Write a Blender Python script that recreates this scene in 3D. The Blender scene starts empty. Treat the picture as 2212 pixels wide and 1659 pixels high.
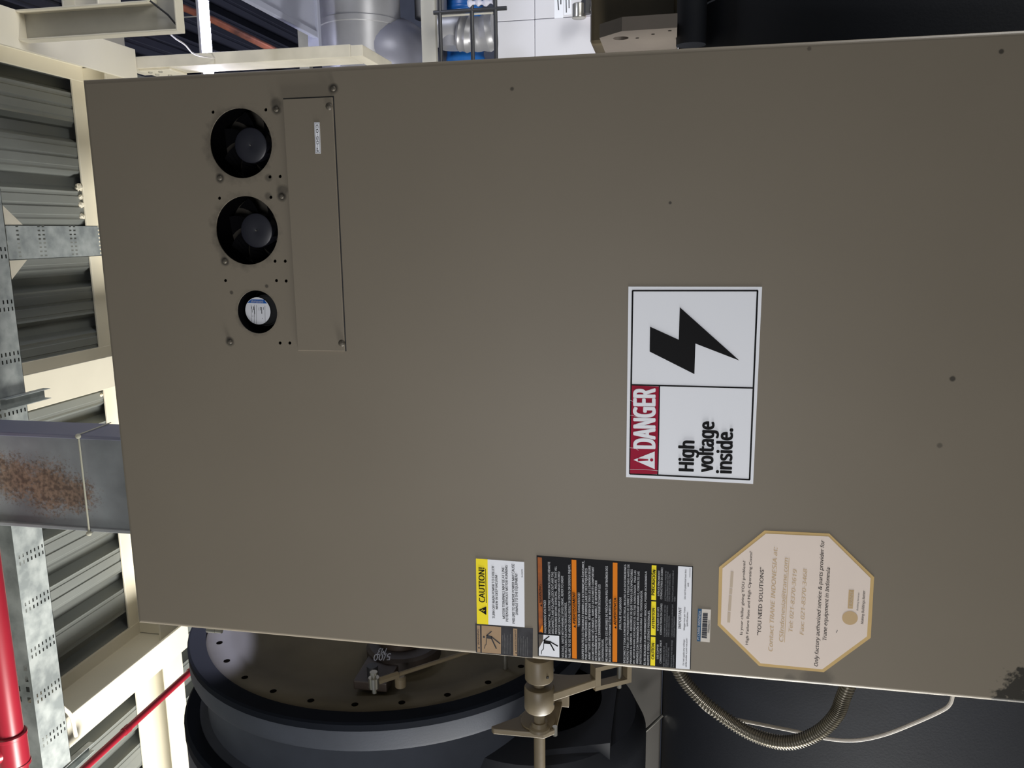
import bpy, bmesh, math, random
from mathutils import Vector, Matrix
random.seed(7)
C = bpy.context.scene.collection
SC = bpy.context.scene
PI = math.pi

# ------------------------------------------------------------------ camera, world, lights, exposure
cd = bpy.data.cameras.new('camera'); cam = bpy.data.objects.new('camera', cd); C.objects.link(cam)
cd.sensor_fit = 'HORIZONTAL'; cd.sensor_width = 36.0; cd.lens = 1758.367 / 2212 * 36.0
cd.clip_start = 0.05; cd.clip_end = 100
_r = Vector((0.982701, 0.18349, 0.025092)); _d = Vector((-0.011033, 0.193249, -0.981088)); _f = Vector((-0.184869, 0.963839, 0.191931))
# the phone was held upright but the picture is stored turned a quarter: picture right = down in the room
cam.matrix_world = Matrix((( _d.x, _r.x, -_f.x, 0.73827), (_d.y, _r.y, -_f.y, -1.29149), (_d.z, _r.z, -_f.z, 1.49985), (0, 0, 0, 1)))
SC.camera = cam
vs = SC.view_settings
SC.display_settings.display_device = 'sRGB'
vs.view_transform = 'Standard'; vs.look = 'None'; vs.gamma = 1.0; vs.use_curve_mapping = False; vs.exposure = 0.0

w = bpy.data.worlds.new('room_air'); SC.world = w; w.use_nodes = True
w.node_tree.nodes['Background'].inputs[0].default_value = (0.80, 0.90, 1.0, 1)
w.node_tree.nodes['Background'].inputs[1].default_value = 0.13

def area(name, loc, target, sx, sy, power, col):
    d = bpy.data.lights.new(name, 'AREA'); d.shape = 'RECTANGLE'; d.size = sx; d.size_y = sy; d.energy = power; d.color = col
    o = bpy.data.objects.new(name, d); C.objects.link(o); o.location = loc
    o.rotation_euler = (Vector(target) - Vector(loc)).to_track_quat('-Z', 'Y').to_euler()
    return o
# daylight from the open yard doorway on the left, low down
area('doorway_daylight', (-4.2, 0.1, 0.9), (-0.4, 1.5, 4.3), 2.0, 1.8, 720, (1.0, 0.985, 0.94))
# soft light of the plant room behind the photographer
area('room_light', (-0.10, -1.80, 1.72), (0.35, 0, 1.60), 0.9, 0.6, 16, (1.0, 0.98, 0.97))

area('right_low_fill', (2.9, 0.4, 0.5), (1.3, 1.8, 4.4), 1.6, 1.0, 80, (1.0, 0.99, 0.96))  # unseen low fill, added to brighten the right-hand beams and tray
# unseen cool fill, added at the right to brighten the switchboard and ducts
area('cool_right_fill', (3.6, 1.6, 3.7), (2.0, 4.2, 2.6), 1.2, 0.5, 35, (0.80, 0.84, 1.0))

# narrow spot added to put a cool light patch on the motor end plate
_s = bpy.data.lights.new('end_plate_spot', 'SPOT'); _s.energy = 620; _s.color = (0.72, 0.74, 1.0); _s.spot_size = math.radians(3.2); _s.spot_blend = 0.35; _s.shadow_soft_size = 0.02
_so = bpy.data.objects.new('end_plate_spot', _s); C.objects.link(_so); _so.location = (1.25, 2.9, 3.95)
_so.rotation_euler = (Vector((-0.224, 0.355, 2.5681)) - _so.location).to_track_quat('-Z', 'Y').to_euler()

# ------------------------------------------------------------------ helpers
def lin(v):
    v /= 255.0
    return v / 12.92 if v <= 0.04045 else ((v + 0.055) / 1.055) ** 2.4
def rgb(r, g, b): return (lin(r), lin(g), lin(b), 1)

def mat(name, col, rough=0.5, metal=0.0, var=0.0, scale=8.0, bump=0.0, bscale=60.0, spec=0.5, col2=None, detail=4.0):
    m = bpy.data.materials.new(name); m.use_nodes = True
    nt = m.node_tree; b = nt.nodes['Principled BSDF']
    b.inputs['Base Color'].default_value = col; b.inputs['Roughness'].default_value = rough; b.inputs['Metallic'].default_value = metal
    b.inputs['Specular IOR Level'].default_value = spec
    tc = nt.nodes.new('ShaderNodeTexCoord')
    if var > 0 or col2:
        n = nt.nodes.new('ShaderNodeTexNoise'); n.inputs['Scale'].default_value = scale; n.inputs['Detail'].default_value = detail
        nt.links.new(tc.outputs['Object'], n.inputs['Vector'])
        r = nt.nodes.new('ShaderNodeValToRGB'); nt.links.new(n.outputs['Fac'], r.inputs['Fac'])
        c2 = col2 if col2 else tuple(c * (1 - var) for c in col[:3]) + (1,)
        r.color_ramp.elements[0].position = 0.35; r.color_ramp.elements[0].color = c2
        r.color_ramp.elements[1].position = 0.65; r.color_ramp.elements[1].color = col
        nt.links.new(r.outputs['Color'], b.inputs['Base Color'])
    if bump > 0:
        n2 = nt.nodes.new('ShaderNodeTexNoise'); n2.inputs['Scale'].default_value = bscale; n2.inputs['Detail'].default_value = 3
        nt.links.new(tc.outputs['Object'], n2.inputs['Vector'])
        bp = nt.nodes.new('ShaderNodeBump'); bp.inputs['Strength'].default_value = bump; bp.inputs['Distance'].default_value = 0.01
        nt.links.new(n2.outputs['Fac'], bp.inputs['Height']); nt.links.new(bp.outputs['Normal'], b.inputs['Normal'])
    return m

def blotches(m, spots, dark, nscale=40.0, nstrength=0.6):
    """stains at fixed places on the thing: spots = (x, y, z, radius, strength) in object coordinates"""
    nt = m.node_tree; b = nt.nodes['Principled BSDF']
    link = b.inputs['Base Color'].links
    src = link[0].from_socket if link else None
    base = tuple(b.inputs['Base Color'].default_value)
    tc = nt.nodes.new('ShaderNodeTexCoord')
    n = nt.nodes.new('ShaderNodeTexNoise'); n.inputs['Scale'].default_value = nscale; n.inputs['Detail'].default_value = 5
    nt.links.new(tc.outputs['Object'], n.inputs['Vector'])
    nm = nt.nodes.new('ShaderNodeMath'); nm.operation = 'MULTIPLY_ADD'; nm.inputs[1].default_value = nstrength * 2; nm.inputs[2].default_value = -nstrength
    nt.links.new(n.outputs['Fac'], nm.inputs[0])
    total = None
    for (x, y, z, r, s) in spots:
        d = nt.nodes.new('ShaderNodeVectorMath'); d.operation = 'DISTANCE'; d.inputs[1].default_value = (x, y, z)
        nt.links.new(tc.outputs['Object'], d.inputs[0])
        q = nt.nodes.new('ShaderNodeMath'); q.operation = 'MULTIPLY_ADD'; q.inputs[1].default_value = -1.0 / r; q.inputs[2].default_value = 1.0
        nt.links.new(d.outputs['Value'], q.inputs[0])
        a = nt.nodes.new('ShaderNodeMath'); a.operation = 'ADD'; nt.links.new(q.outputs[0], a.inputs[0]); nt.links.new(nm.outputs[0], a.inputs[1])
        mr = nt.nodes.new('ShaderNodeMapRange'); mr.inputs['From Min'].default_value = 0.0; mr.inputs['From Max'].default_value = 0.45; mr.inputs['To Max'].default_value = s
        nt.links.new(a.outputs[0], mr.inputs['Value'])
        if total is None: total = mr.outputs[0]
        else:
            mx = nt.nodes.new('ShaderNodeMath'); mx.operation = 'MAXIMUM'; nt.links.new(total, mx.inputs[0]); nt.links.new(mr.outputs[0], mx.inputs[1]); total = mx.outputs[0]
    mix = nt.nodes.new('ShaderNodeMix'); mix.data_type = 'RGBA'
    nt.links.new(total, mix.inputs[0])
    if src: nt.links.new(src, mix.inputs[6])
    else: mix.inputs[6].default_value = base
    mix.inputs[7].default_value = dark
    nt.links.new(mix.outputs[2], b.inputs['Base Color'])

class MB:
    def __init__(s): s.v = []; s.f = []; s.sm = []
    def add(s, vs, fs, smooth=False):
        o = len(s.v); s.v += [tuple(p) for p in vs]; s.f += [tuple(o + i for i in f) for f in fs]; s.sm += [smooth] * len(fs); return s
    def box(s, x0, x1, y0, y1, z0, z1):
        v = [(x, y, z) for x in (x0, x1) for y in (y0, y1) for z in (z0, z1)]
        return s.add(v, [(0, 1, 3, 2), (4, 6, 7, 5), (0, 4, 5, 1), (2, 3, 7, 6), (0, 2, 6, 4), (1, 5, 7, 3)])
    def prism(s, poly, axis, a0, a1, smooth=False):
        """extrude a 2-D outline along an axis: X -> (y,z), Y -> (x,z), Z -> (x,y)"""
        n = len(poly)
        def P(p, a): return (a, p[0], p[1]) if axis == 'X' else ((p[0], a, p[1]) if axis == 'Y' else (p[0], p[1], a))
        v = [P(p, a0) for p in poly] + [P(p, a1) for p in poly]
        s.add(v, [tuple(range(n))[::-1], tuple(range(n, 2 * n))])
        return s.add(v, [(i, (i + 1) % n, n + (i + 1) % n, n + i) for i in range(n)], smooth)
    def lathe(s, prof, axis, c, seg=48, cap=True, smooth=True):
        """prof = (along, radius); c = centre in the two other coordinates"""
        v = []; f = []
        for (a, r) in prof:
            for k in range(seg):
                t = 2 * PI * k / seg; p, q = c[0] + r * math.cos(t), c[1] + r * math.sin(t)
                v.append((a, p, q) if axis == 'X' else ((p, a, q) if axis == 'Y' else (p, q, a)))
        for i in range(len(prof) - 1):
            for k in range(seg): f.append((i * seg + k, i * seg + (k + 1) % seg, (i + 1) * seg + (k + 1) % seg, (i + 1) * seg + k))
        s.add(v, f, smooth)
        if cap:
            s.add(v, [tuple(range(seg))[::-1], tuple(range((len(prof) - 1) * seg, len(prof) * seg))])
        return s
    def tube(s, pts, rad, seg=12, smooth=True):
        pts = [Vector(p) for p in pts]; n = len(pts)
        rads = rad if isinstance(rad, (list, tuple)) else [rad] * n
        T = [(pts[min(i + 1, n - 1)] - pts[max(i - 1, 0)]).normalized() for i in range(n)]
        u = T[0].orthogonal().normalized(); v = []; f = []
        for i in range(n):
            u = (u - T[i] * u.dot(T[i])).normalized(); b = T[i].cross(u)
            for k in range(seg):
                a = 2 * PI * k / seg; v.append(pts[i] + (u * math.cos(a) + b * math.sin(a)) * rads[i])
        for i in range(n - 1):
            for k in range(seg): f.append((i * seg + k, i * seg + (k + 1) % seg, (i + 1) * seg + (k + 1) % seg, (i + 1) * seg + k))
        s.add(v, f, smooth); s.add(v, [tuple(range(seg))[::-1], tuple(range((n - 1) * seg, n * seg))]); return s
    def build(s, name, m, parent=None, bevel=0.0, seg=2):
        me = bpy.data.meshes.new(name); me.from_pydata(s.v, [], s.f); me.update()
        bm = bmesh.new(); bm.from_mesh(me); bmesh.ops.remove_doubles(bm, verts=bm.verts, dist=1e-6)
        bmesh.ops.recalc_face_normals(bm, faces=bm.faces); bm.to_mesh(me); bm.free()
        if any(s.sm):
            me.shade_smooth()
            me.set_sharp_from_angle(angle=math.radians(35))
        return link(name, me, m, parent, bevel, seg)

def link(name, me, m, parent=None, bevel=0.0, seg=2):
    o = bpy.data.objects.new(name, me); C.objects.link(o)
    if m and not me.materials: me.materials.append(m)
    if parent is not None:
        o.parent = parent; o.matrix_parent_inverse = Matrix.Translation(-parent_loc(parent))
    if bevel > 0:
        b = o.modifiers.new('soft_edges', 'BEVEL'); b.width = bevel; b.segments = seg; b.limit_method = 'ANGLE'; b.angle_limit = math.radians(40)
    return o
def parent_loc(p): return p.location   # a thing's Empty stands at its base; parts keep room coordinates

def tag(o, label=None, cat=None, group=None, kind=None):
    if label: o['label'] = label
    if cat: o['category'] = cat
    if group: o['group'] = group
    if kind: o['kind'] = kind
    return o
def thing(name, loc, label, cat, group=None):
    o = bpy.data.objects.new(name, None); C.objects.link(o); o.location = loc; o.empty_display_size = 0.1
    return tag(o, label, cat, group)
def curve_pts(ctrl, n):
    """smooth path through control points"""
    c = [Vector(p) for p in ctrl]; c = [2 * c[0] - c[1]] + c + [2 * c[-1] - c[-2]]; out = []
    segs = len(c) - 3
    for i in range(n):
        t = i / (n - 1) * segs; k = min(int(t), segs - 1); u = t - k
        a, b, d, e = c[k:k + 4]
        out.append(0.5 * ((2 * b) + (d - a) * u + (2 * a - 5 * b + 4 * d - e) * u * u + (3 * b - a - 3 * d + e) * u ** 3))
    return out

# printed matter: thin layers standing a fraction of a millimetre in front of a face in a plane Y = const
def quad(mb, pts, y): mb.add([(p[0], y, p[1]) for p in pts], [tuple(range(len(pts)))])
def stroke(mb, pts, wd, y):
    for a, b in zip(pts[:-1], pts[1:]):
        a, b = Vector(a), Vector(b); n = (b - a).normalized(); q = Vector((-n.y, n.x)) * wd / 2; e = n * wd * 0.15
        quad(mb, [a - e + q, b + e + q, b + e - q, a - e - q], y)
def disc(mb, c, r, y, n=24): quad(mb, [(c[0] + r * math.cos(2 * PI * k / n), c[1] + r * math.sin(2 * PI * k / n)) for k in range(n)], y)
def sheet(name, pts, m, parent, y0, thick):
    mb = MB(); mb.prism([tuple(p) for p in pts], 'Y', y0 - thick, y0); return mb.build(name, m, parent)

TEXT_JOBS = []
def plain_face(file):
    import os
    try:
        p = os.path.join(bpy.utils.system_resource('DATAFILES', path='fonts'), file)
        return bpy.data.fonts.load(p, check_existing=True) if os.path.exists(p) else None
    except Exception:
        return None
FACES = {'plain': plain_face('NotoSansMath-Regular.woff2'), 'accents': plain_face('Noto Sans CJK Regular.woff2'), 'hand': None}
def face_of(name, body, shear): return 'hand' if name in HAND and not shear else 'plain' if all(ord(ch) < 127 for ch in body) else 'accents'
HAND = ('service_lettering', 'slogan_lettering', 'small_service_lettering')
def lettering(name, rows, m, parent, y):
    """rows: (string, start of baseline, end of baseline, capital height, boldness, slant)"""
    TEXT_JOBS.append((name, rows, m, parent, y))
def run_lettering():
    tmp = []; holder = bpy.data.collections.new('typesetting'); C.children.link(holder)
    def make(body, bold, shear, name=''):
        c = bpy.data.curves.new('t', 'FONT'); c.body = body; c.resolution_u = 6 if name in ('danger_lettering', 'sign_lettering') else 2
        fc_ = FACES[name] if name in FACES else FACES[face_of(name, body, shear)]
        if fc_: c.font = fc_
        c.shear = shear; c.fill_mode = 'FRONT'; c.dimensions = '2D'
        o = bpy.data.objects.new('t', c); holder.objects.link(o); tmp.append(o); return o
    H = {n: make('H', 0, 0, n) for n in FACES}
    sets = [[(make(r[0], r[4], r[5], job[0]), r) for r in job[1]] for job in TEXT_JOBS]
    dg = bpy.context.evaluated_depsgraph_get(); dg.update()
    def geo(o):
        me = bpy.data.meshes.new_from_object(o.evaluated_get(dg)); v = [tuple(p.co) for p in me.vertices]; f = [tuple(p.vertices) for p in me.polygons]
        bpy.data.meshes.remove(me); return v, f
    caps = {}
    for n, o in H.items(): hv, _ = geo(o); caps[n] = max(p[1] for p in hv) - min(p[1] for p in hv)
    for (name, rows, m, parent, y), objs in zip(TEXT_JOBS, sets):
        mb = MB()
        for o, (body, a, b, hgt, bold, shear) in objs:
            cap = caps[face_of(name, body, shear)]
            v, f = geo(o)
            if not v: continue
            x0 = min(p[0] for p in v); x1 = max(p[0] for p in v)
            a = Vector(a); b = Vector(b); ex = (b - a); L = ex.length; ex = ex / L; ez = Vector((-ex.y, ex.x)); k = hgt / cap
            out = []
            for p in v:
                q = a + ex * ((p[0] - x0) / (x1 - x0) * L) + ez * (p[1] * k); out.append((q.x, y, q.y))
            # heavier strokes: the same glyphs overprinted a hair apart
            sh = [(0, 0)] if bold <= 0 else [(-1, 0), (1, 0)] if bold < 0.013 else [(math.cos(PI * j / 6), 0.55 * math.sin(PI * j / 6)) for j in range(12)]
            for ci, (sx_, sy_) in enumerate(sh):
                dx = (ex * sx_ + ez * sy_) * bold * k * 0.9
                mb.add([(p[0] + dx.x, p[1] - ci * 0.00004, p[2] + dx.y) for p in out], f)
        me = bpy.data.meshes.new(name); me.from_pydata(mb.v, [], mb.f); me.update()
        link(name, me, m, parent)
    for o in tmp:
        c = o.data; bpy.data.objects.remove(o); bpy.data.curves.remove(c)
    C.children.unlink(holder); bpy.data.collections.remove(holder)

# ------------------------------------------------------------------ materials
TAN = mat('tan_paint', rgb(123, 115, 102), 0.5, var=0.05, scale=3.0, bump=0.01, bscale=300, spec=0.35)
TANP = mat('tan_paint_cover', rgb(123, 115, 102), 0.5, var=0.04, scale=4.0, spec=0.35)
TAN_SHADE = mat('tan_paint_shaded', rgb(60, 56, 50), 0.6)  # darkened copy of the tan: shade behind the holes put into the colour
BROWNISH = mat('tan_paint_old', rgb(122, 110, 88), 0.45, var=0.25, scale=5.0, bump=0.03)
CREAM = mat('cream_steel_paint', rgb(224, 217, 197), 0.5, var=0.06, scale=3.0, bump=0.02)
CREAMY = mat('cream_steel_paint_aged', rgb(216, 209, 190), 0.5, var=0.18, scale=6.0, bump=0.02)
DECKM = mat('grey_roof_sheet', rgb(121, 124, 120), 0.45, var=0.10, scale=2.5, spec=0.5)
DECK_SHADE = mat('shaded_roof_sheet', rgb(40, 42, 56), 0.5, var=0.10, scale=2.5, spec=0.4)  # same roof sheet, with the shade past the right-hand beam painted in
GALV = mat('galvanised_steel', rgb(178, 183, 180), 0.45, metal=0.15, col2=rgb(138, 144, 143), scale=17.0, detail=8.0)
GALVD = mat('galvanised_steel_weathered', rgb(120, 124, 121), 0.6, metal=0.1, col2=rgb(82, 86, 84), scale=9.0, detail=6.0)
STEELG = mat('grey_column_paint', rgb(150, 154, 158), 0.5, var=0.22, scale=5.0, detail=6.0)
FLANGEB = mat('blue_grey_column_flange', rgb(118, 120, 140), 0.5, var=0.1, scale=4.0)  # bluer and darker than the other flange
RED = mat('red_pipe_paint', rgb(146, 32, 46), 0.3, var=0.08, scale=6.0)
FOAM = mat('black_rubber_insulation', rgb(38, 41, 49), 0.62, var=0.25, scale=4.0, bump=0.03, bscale=220, spec=0.4)
FOAME = mat('black_foam_edge', rgb(22, 26, 34), 0.85, var=0.2, scale=6, spec=0.08)
FOAMG = mat('lit_rubber_insulation', rgb(64, 69, 80), 0.7, var=0.25, scale=7.0, bump=0.04, bscale=260, spec=0.4)  # paler copy of the foam, its lit look put into the colour
CHROME = mat('bare_steel', rgb(190, 188, 180), 0.28, metal=0.9, var=0.15, scale=20)
CONDUITM = mat('steel_conduit', rgb(150, 145, 134), 0.32, metal=0.85, var=0.2, scale=30)
SILVER = mat('aluminium_cladding', rgb(146, 146, 149), 0.38, metal=0.3, var=0.2, scale=5.0, bump=0.12, bscale=9)
DUCTP = mat('blue_grey_sheet', rgb(150, 153, 170), 0.45, var=0.08, scale=3.0)
LUGP = mat('lug_grey_paint', rgb(150, 140, 131), 0.5, var=0.12, scale=9)
RAIL_SHADE = mat('rail_grey_shaded', rgb(112, 108, 102), 0.5, var=0.15, scale=5)  # grey steel darkened in colour for the shade under the casing
WHITEP = mat('white_panel_paint', rgb(214, 214, 220), 0.45, var=0.05, scale=2.0)
GREYP = mat('grey_steel_paint', rgb(176, 173, 162), 0.5, var=0.15, scale=5)
BLACKP = mat('black_plastic', rgb(15, 15, 18), 0.45)
FANBLACK = mat('black_fan_plastic', rgb(7, 7, 10), 0.8, spec=0.08)
HOLEM = mat('dark_hole', rgb(16, 14, 12), 0.9, spec=0.0)
SCREWM = mat('dirty_screw', rgb(92, 86, 76), 0.55, metal=0.3, var=0.5, scale=300)
BLACKM = mat('black_steel', rgb(34, 35, 38), 0.45)
HUBM = mat('dark_fan_hub', rgb(44, 45, 54), 0.4)
WHITES = mat('white_sticker', rgb(238, 241, 249), 0.6, spec=0.12)
INK = mat('black_ink', rgb(14, 14, 17), 0.6, spec=0.12)
GREYINK = mat('grey_ink', rgb(70, 72, 78), 0.6, spec=0.12)
BLACKS = mat('black_sticker', rgb(18, 19, 24), 0.6, spec=0.12)
FADEDBLACK = mat('faded_black_print', rgb(66, 66, 70), 0.6, spec=0.12, var=0.3, scale=60)
CRIMSON = mat('crimson_print', rgb(158, 24, 56), 0.6, spec=0.12)
YELLOW = mat('yellow_print', rgb(255, 234, 52), 0.6, spec=0.12)
ORANGE = mat('orange_print', rgb(226, 128, 26), 0.6, spec=0.12)
ORANGED = mat('worn_orange_print', rgb(176, 98, 44), 0.6, spec=0.12, col2=rgb(128, 76, 52), scale=45)
TANPRINT = mat('faded_tan_print', rgb(170, 144, 116), 0.6, spec=0.12, var=0.08, scale=40)
SOFTWHITE = mat('white_print', rgb(196, 198, 204), 0.6, spec=0.12)
DIMWHITE = mat('dim_white_print', rgb(120, 122, 128), 0.6, spec=0.12)
PINKISH = mat('aged_white_sticker', rgb(230, 216, 206), 0.6, spec=0.12, var=0.02, scale=20)
GOLD = mat('faded_gold_print', rgb(206, 176, 122), 0.6, spec=0.12, var=0.08, scale=30)
FADEDGOLD = mat('pale_gold_print', rgb(196, 170, 132), 0.6, spec=0.12)
VPALE = mat('very_pale_print', rgb(196, 180, 162), 0.6, spec=0.12)
NAVY = mat('blue_print', rgb(52, 88, 122), 0.6, spec=0.12)
BLUE = mat('royal_blue_print', rgb(36, 96, 180), 0.6, spec=0.12)
BLUEP = mat('blue_plastic', rgb(30, 96, 170), 0.35)
ORANGEP = mat('orange_plastic', rgb(224, 112, 60), 0.4)
COPPER = mat('copper_tube', rgb(200, 124, 100), 0.3, metal=0.6, col2=rgb(120, 84, 76), scale=8)
CABLEW = mat('white_cable', rgb(196, 190, 182), 0.45, var=0.15, scale=40)
ROPE = mat('pale_cord', rgb(190, 188, 170), 0.7)
CLOTH = mat('white_cloth', rgb(196, 196, 210), 0.8, var=0.1)
CONCRETE = mat('grey_concrete', rgb(120, 118, 112), 0.8, var=0.2, scale=3, bump=0.1)
WALLM = mat('dark_wall_sheet', rgb(84, 90, 110), 0.6, var=0.1)
lampm = bpy.data.materials.new('lit_tube'); lampm.use_nodes = True
_e = lampm.node_tree.nodes['Principled BSDF']; _e.inputs['Base Color'].default_value = (1, 1, 1, 1)
_e.inputs['Emission Color'].default_value = (0.72, 0.74, 1.0, 1); _e.inputs['Emission Strength'].default_value = 45.0

# ------------------------------------------------------------------ room shell
fl = MB().box(-7, 6, -7, 8, -0.1, 0).build('floor', CONCRETE); tag(fl, kind='structure')
wb = MB().box(-7, 6, 8, 8.15, 0, 4.9).build('wall_back', WALLM); tag(wb, kind='structure')
wr = MB().box(6, 6.15, -7, 8.15, 0, 4.9).build('wall_right', WALLM); tag(wr, kind='structure')
ce = MB().box(-7, 6.15, -7, 8.15, 4.74, 4.86).build('ceiling', GALVD); tag(ce, kind='structure')

# profiled roof sheets: flat pans 4.60 m up, ribs every 250 mm running front to back
def sheet_profile(xc):
    """one metre of sheet, four ribs; returns the lower line as (x, z)"""
    out = []
    for k in range(4):
        c = xc + 0.25 * k
        out += [(c - 0.125 - 0.010, 4.600), (c - 0.125 - 0.006, 4.606), (c - 0.125 + 0.006, 4.606), (c - 0.125 + 0.010, 4.600),
                (c - 0.078, 4.600), (c - 0.074, 4.604), (c - 0.062, 4.604), (c - 0.052, 4.600), (c - 0.024, 4.662), (c + 0.024, 4.662), (c + 0.052, 4.600), (c + 0.062, 4.604), (c + 0.074, 4.604), (c + 0.078, 4.600)]
    out.append((xc + 0.75 + 0.125 + 0.012, 4.600))
    return out
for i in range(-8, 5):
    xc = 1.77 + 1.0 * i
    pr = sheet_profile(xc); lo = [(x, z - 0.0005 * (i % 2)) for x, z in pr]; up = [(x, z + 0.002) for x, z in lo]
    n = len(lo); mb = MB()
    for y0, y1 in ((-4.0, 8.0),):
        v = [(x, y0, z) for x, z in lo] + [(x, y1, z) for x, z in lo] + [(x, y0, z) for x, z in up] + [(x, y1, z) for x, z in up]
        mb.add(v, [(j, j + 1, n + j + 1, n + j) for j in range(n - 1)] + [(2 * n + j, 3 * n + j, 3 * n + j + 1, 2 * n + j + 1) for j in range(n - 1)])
    o = mb.build('roof_sheet', DECK_SHADE if i >= 0 else DECKM, ce)
    if i >= 0: tag(o, 'roof sheet with shade put into its navy colour')

# dried sealant squeezed out where the ribs meet the crossbeam
for (x, y, z, r) in ((0.99, 2.605, 4.60, 0.018), (0.94, 2.602, 4.592, 0.012), (0.90, 2.606, 4.60, 0.016), (0.84, 2.603, 4.598, 0.014), (-0.02, 2.606, 4.60, 0.015), (-0.07, 2.604, 4.597, 0.012), (-0.13, 2.606, 4.60, 0.010)):
    mb = MB(); n_ = 8
    prof = [(y - r + 2 * r * j / n_, max(0.0006, r * math.sqrt(max(0, 1 - (2 * j / n_ - 1) ** 2)))) for j in range(n_ + 1)]
    mb.lathe(prof, 'Y', (x, z), 10); mb.v = [(a + random.uniform(-.3, .3) * r, b, c + random.uniform(-.3, .3) * r) for a, b, c in mb.v]
    mb.build('sealant_lump', CREAM, ce)

# ------------------------------------------------------------------ roof steel
def i_outline(c, hw, z0, z1, tf, tw):
    return [(c - hw, z0), (c + hw, z0), (c + hw, z0 + tf), (c + tw / 2, z0 + tf), (c + tw / 2, z1 - tf), (c + hw, z1 - tf), (c + hw, z1), (c - hw, z1), (c - hw, z1 - tf), (c - tw / 2, z1 - tf), (c - tw / 2, z0 + tf), (c - hw, z0 + tf)]
# crossbeam along the room, Y 2.62 - 2.80
for (x0, x1, lab) in ((0.092, 1.605, 'cream steel crossbeam along the top edge of the tan cabinet, between two ribs beams'),
                      (-1.600, 0.040, 'cream steel crossbeam behind the grey steel column'),
                      (-6.9, -1.628, 'cream steel crossbeam beyond the broad beam, above the thin red pipe'),
                      (1.632, 5.9, 'cream steel crossbeam beyond the hanging channel bracket, in the blue shade')):
    o = MB().prism(i_outline(2.71, 0.09, 4.385, 4.598, 0.012, 0.009), 'X', x0, x1).build('crossbeam', CREAM, bevel=0.002, seg=1)
    tag(o, lab.replace('two ribs beams', 'two deep beams'), 'beam', 'cream crossbeams under the roof sheets')
for (xc, y0, lab) in ((0.055, -0.6, 'cream deep roof beam running back beside the slotted tray, near the grey column'),
                      (-1.61, 1.74, 'broad cream deep roof beam with a bright underside, left of the grey column'),
                      (1.615, -0.6, 'cream deep roof beam above the hanging channel bracket, nearest the lit tube')):
    o = MB().prism(i_outline(xc, 0.08, 4.30, 4.598, 0.014, 0.010), 'Y', y0, 2.76).build('roof_beam', CREAM, bevel=0.002, seg=1)
    tag(o, lab, 'beam', 'cream deep roof beams')

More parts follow.
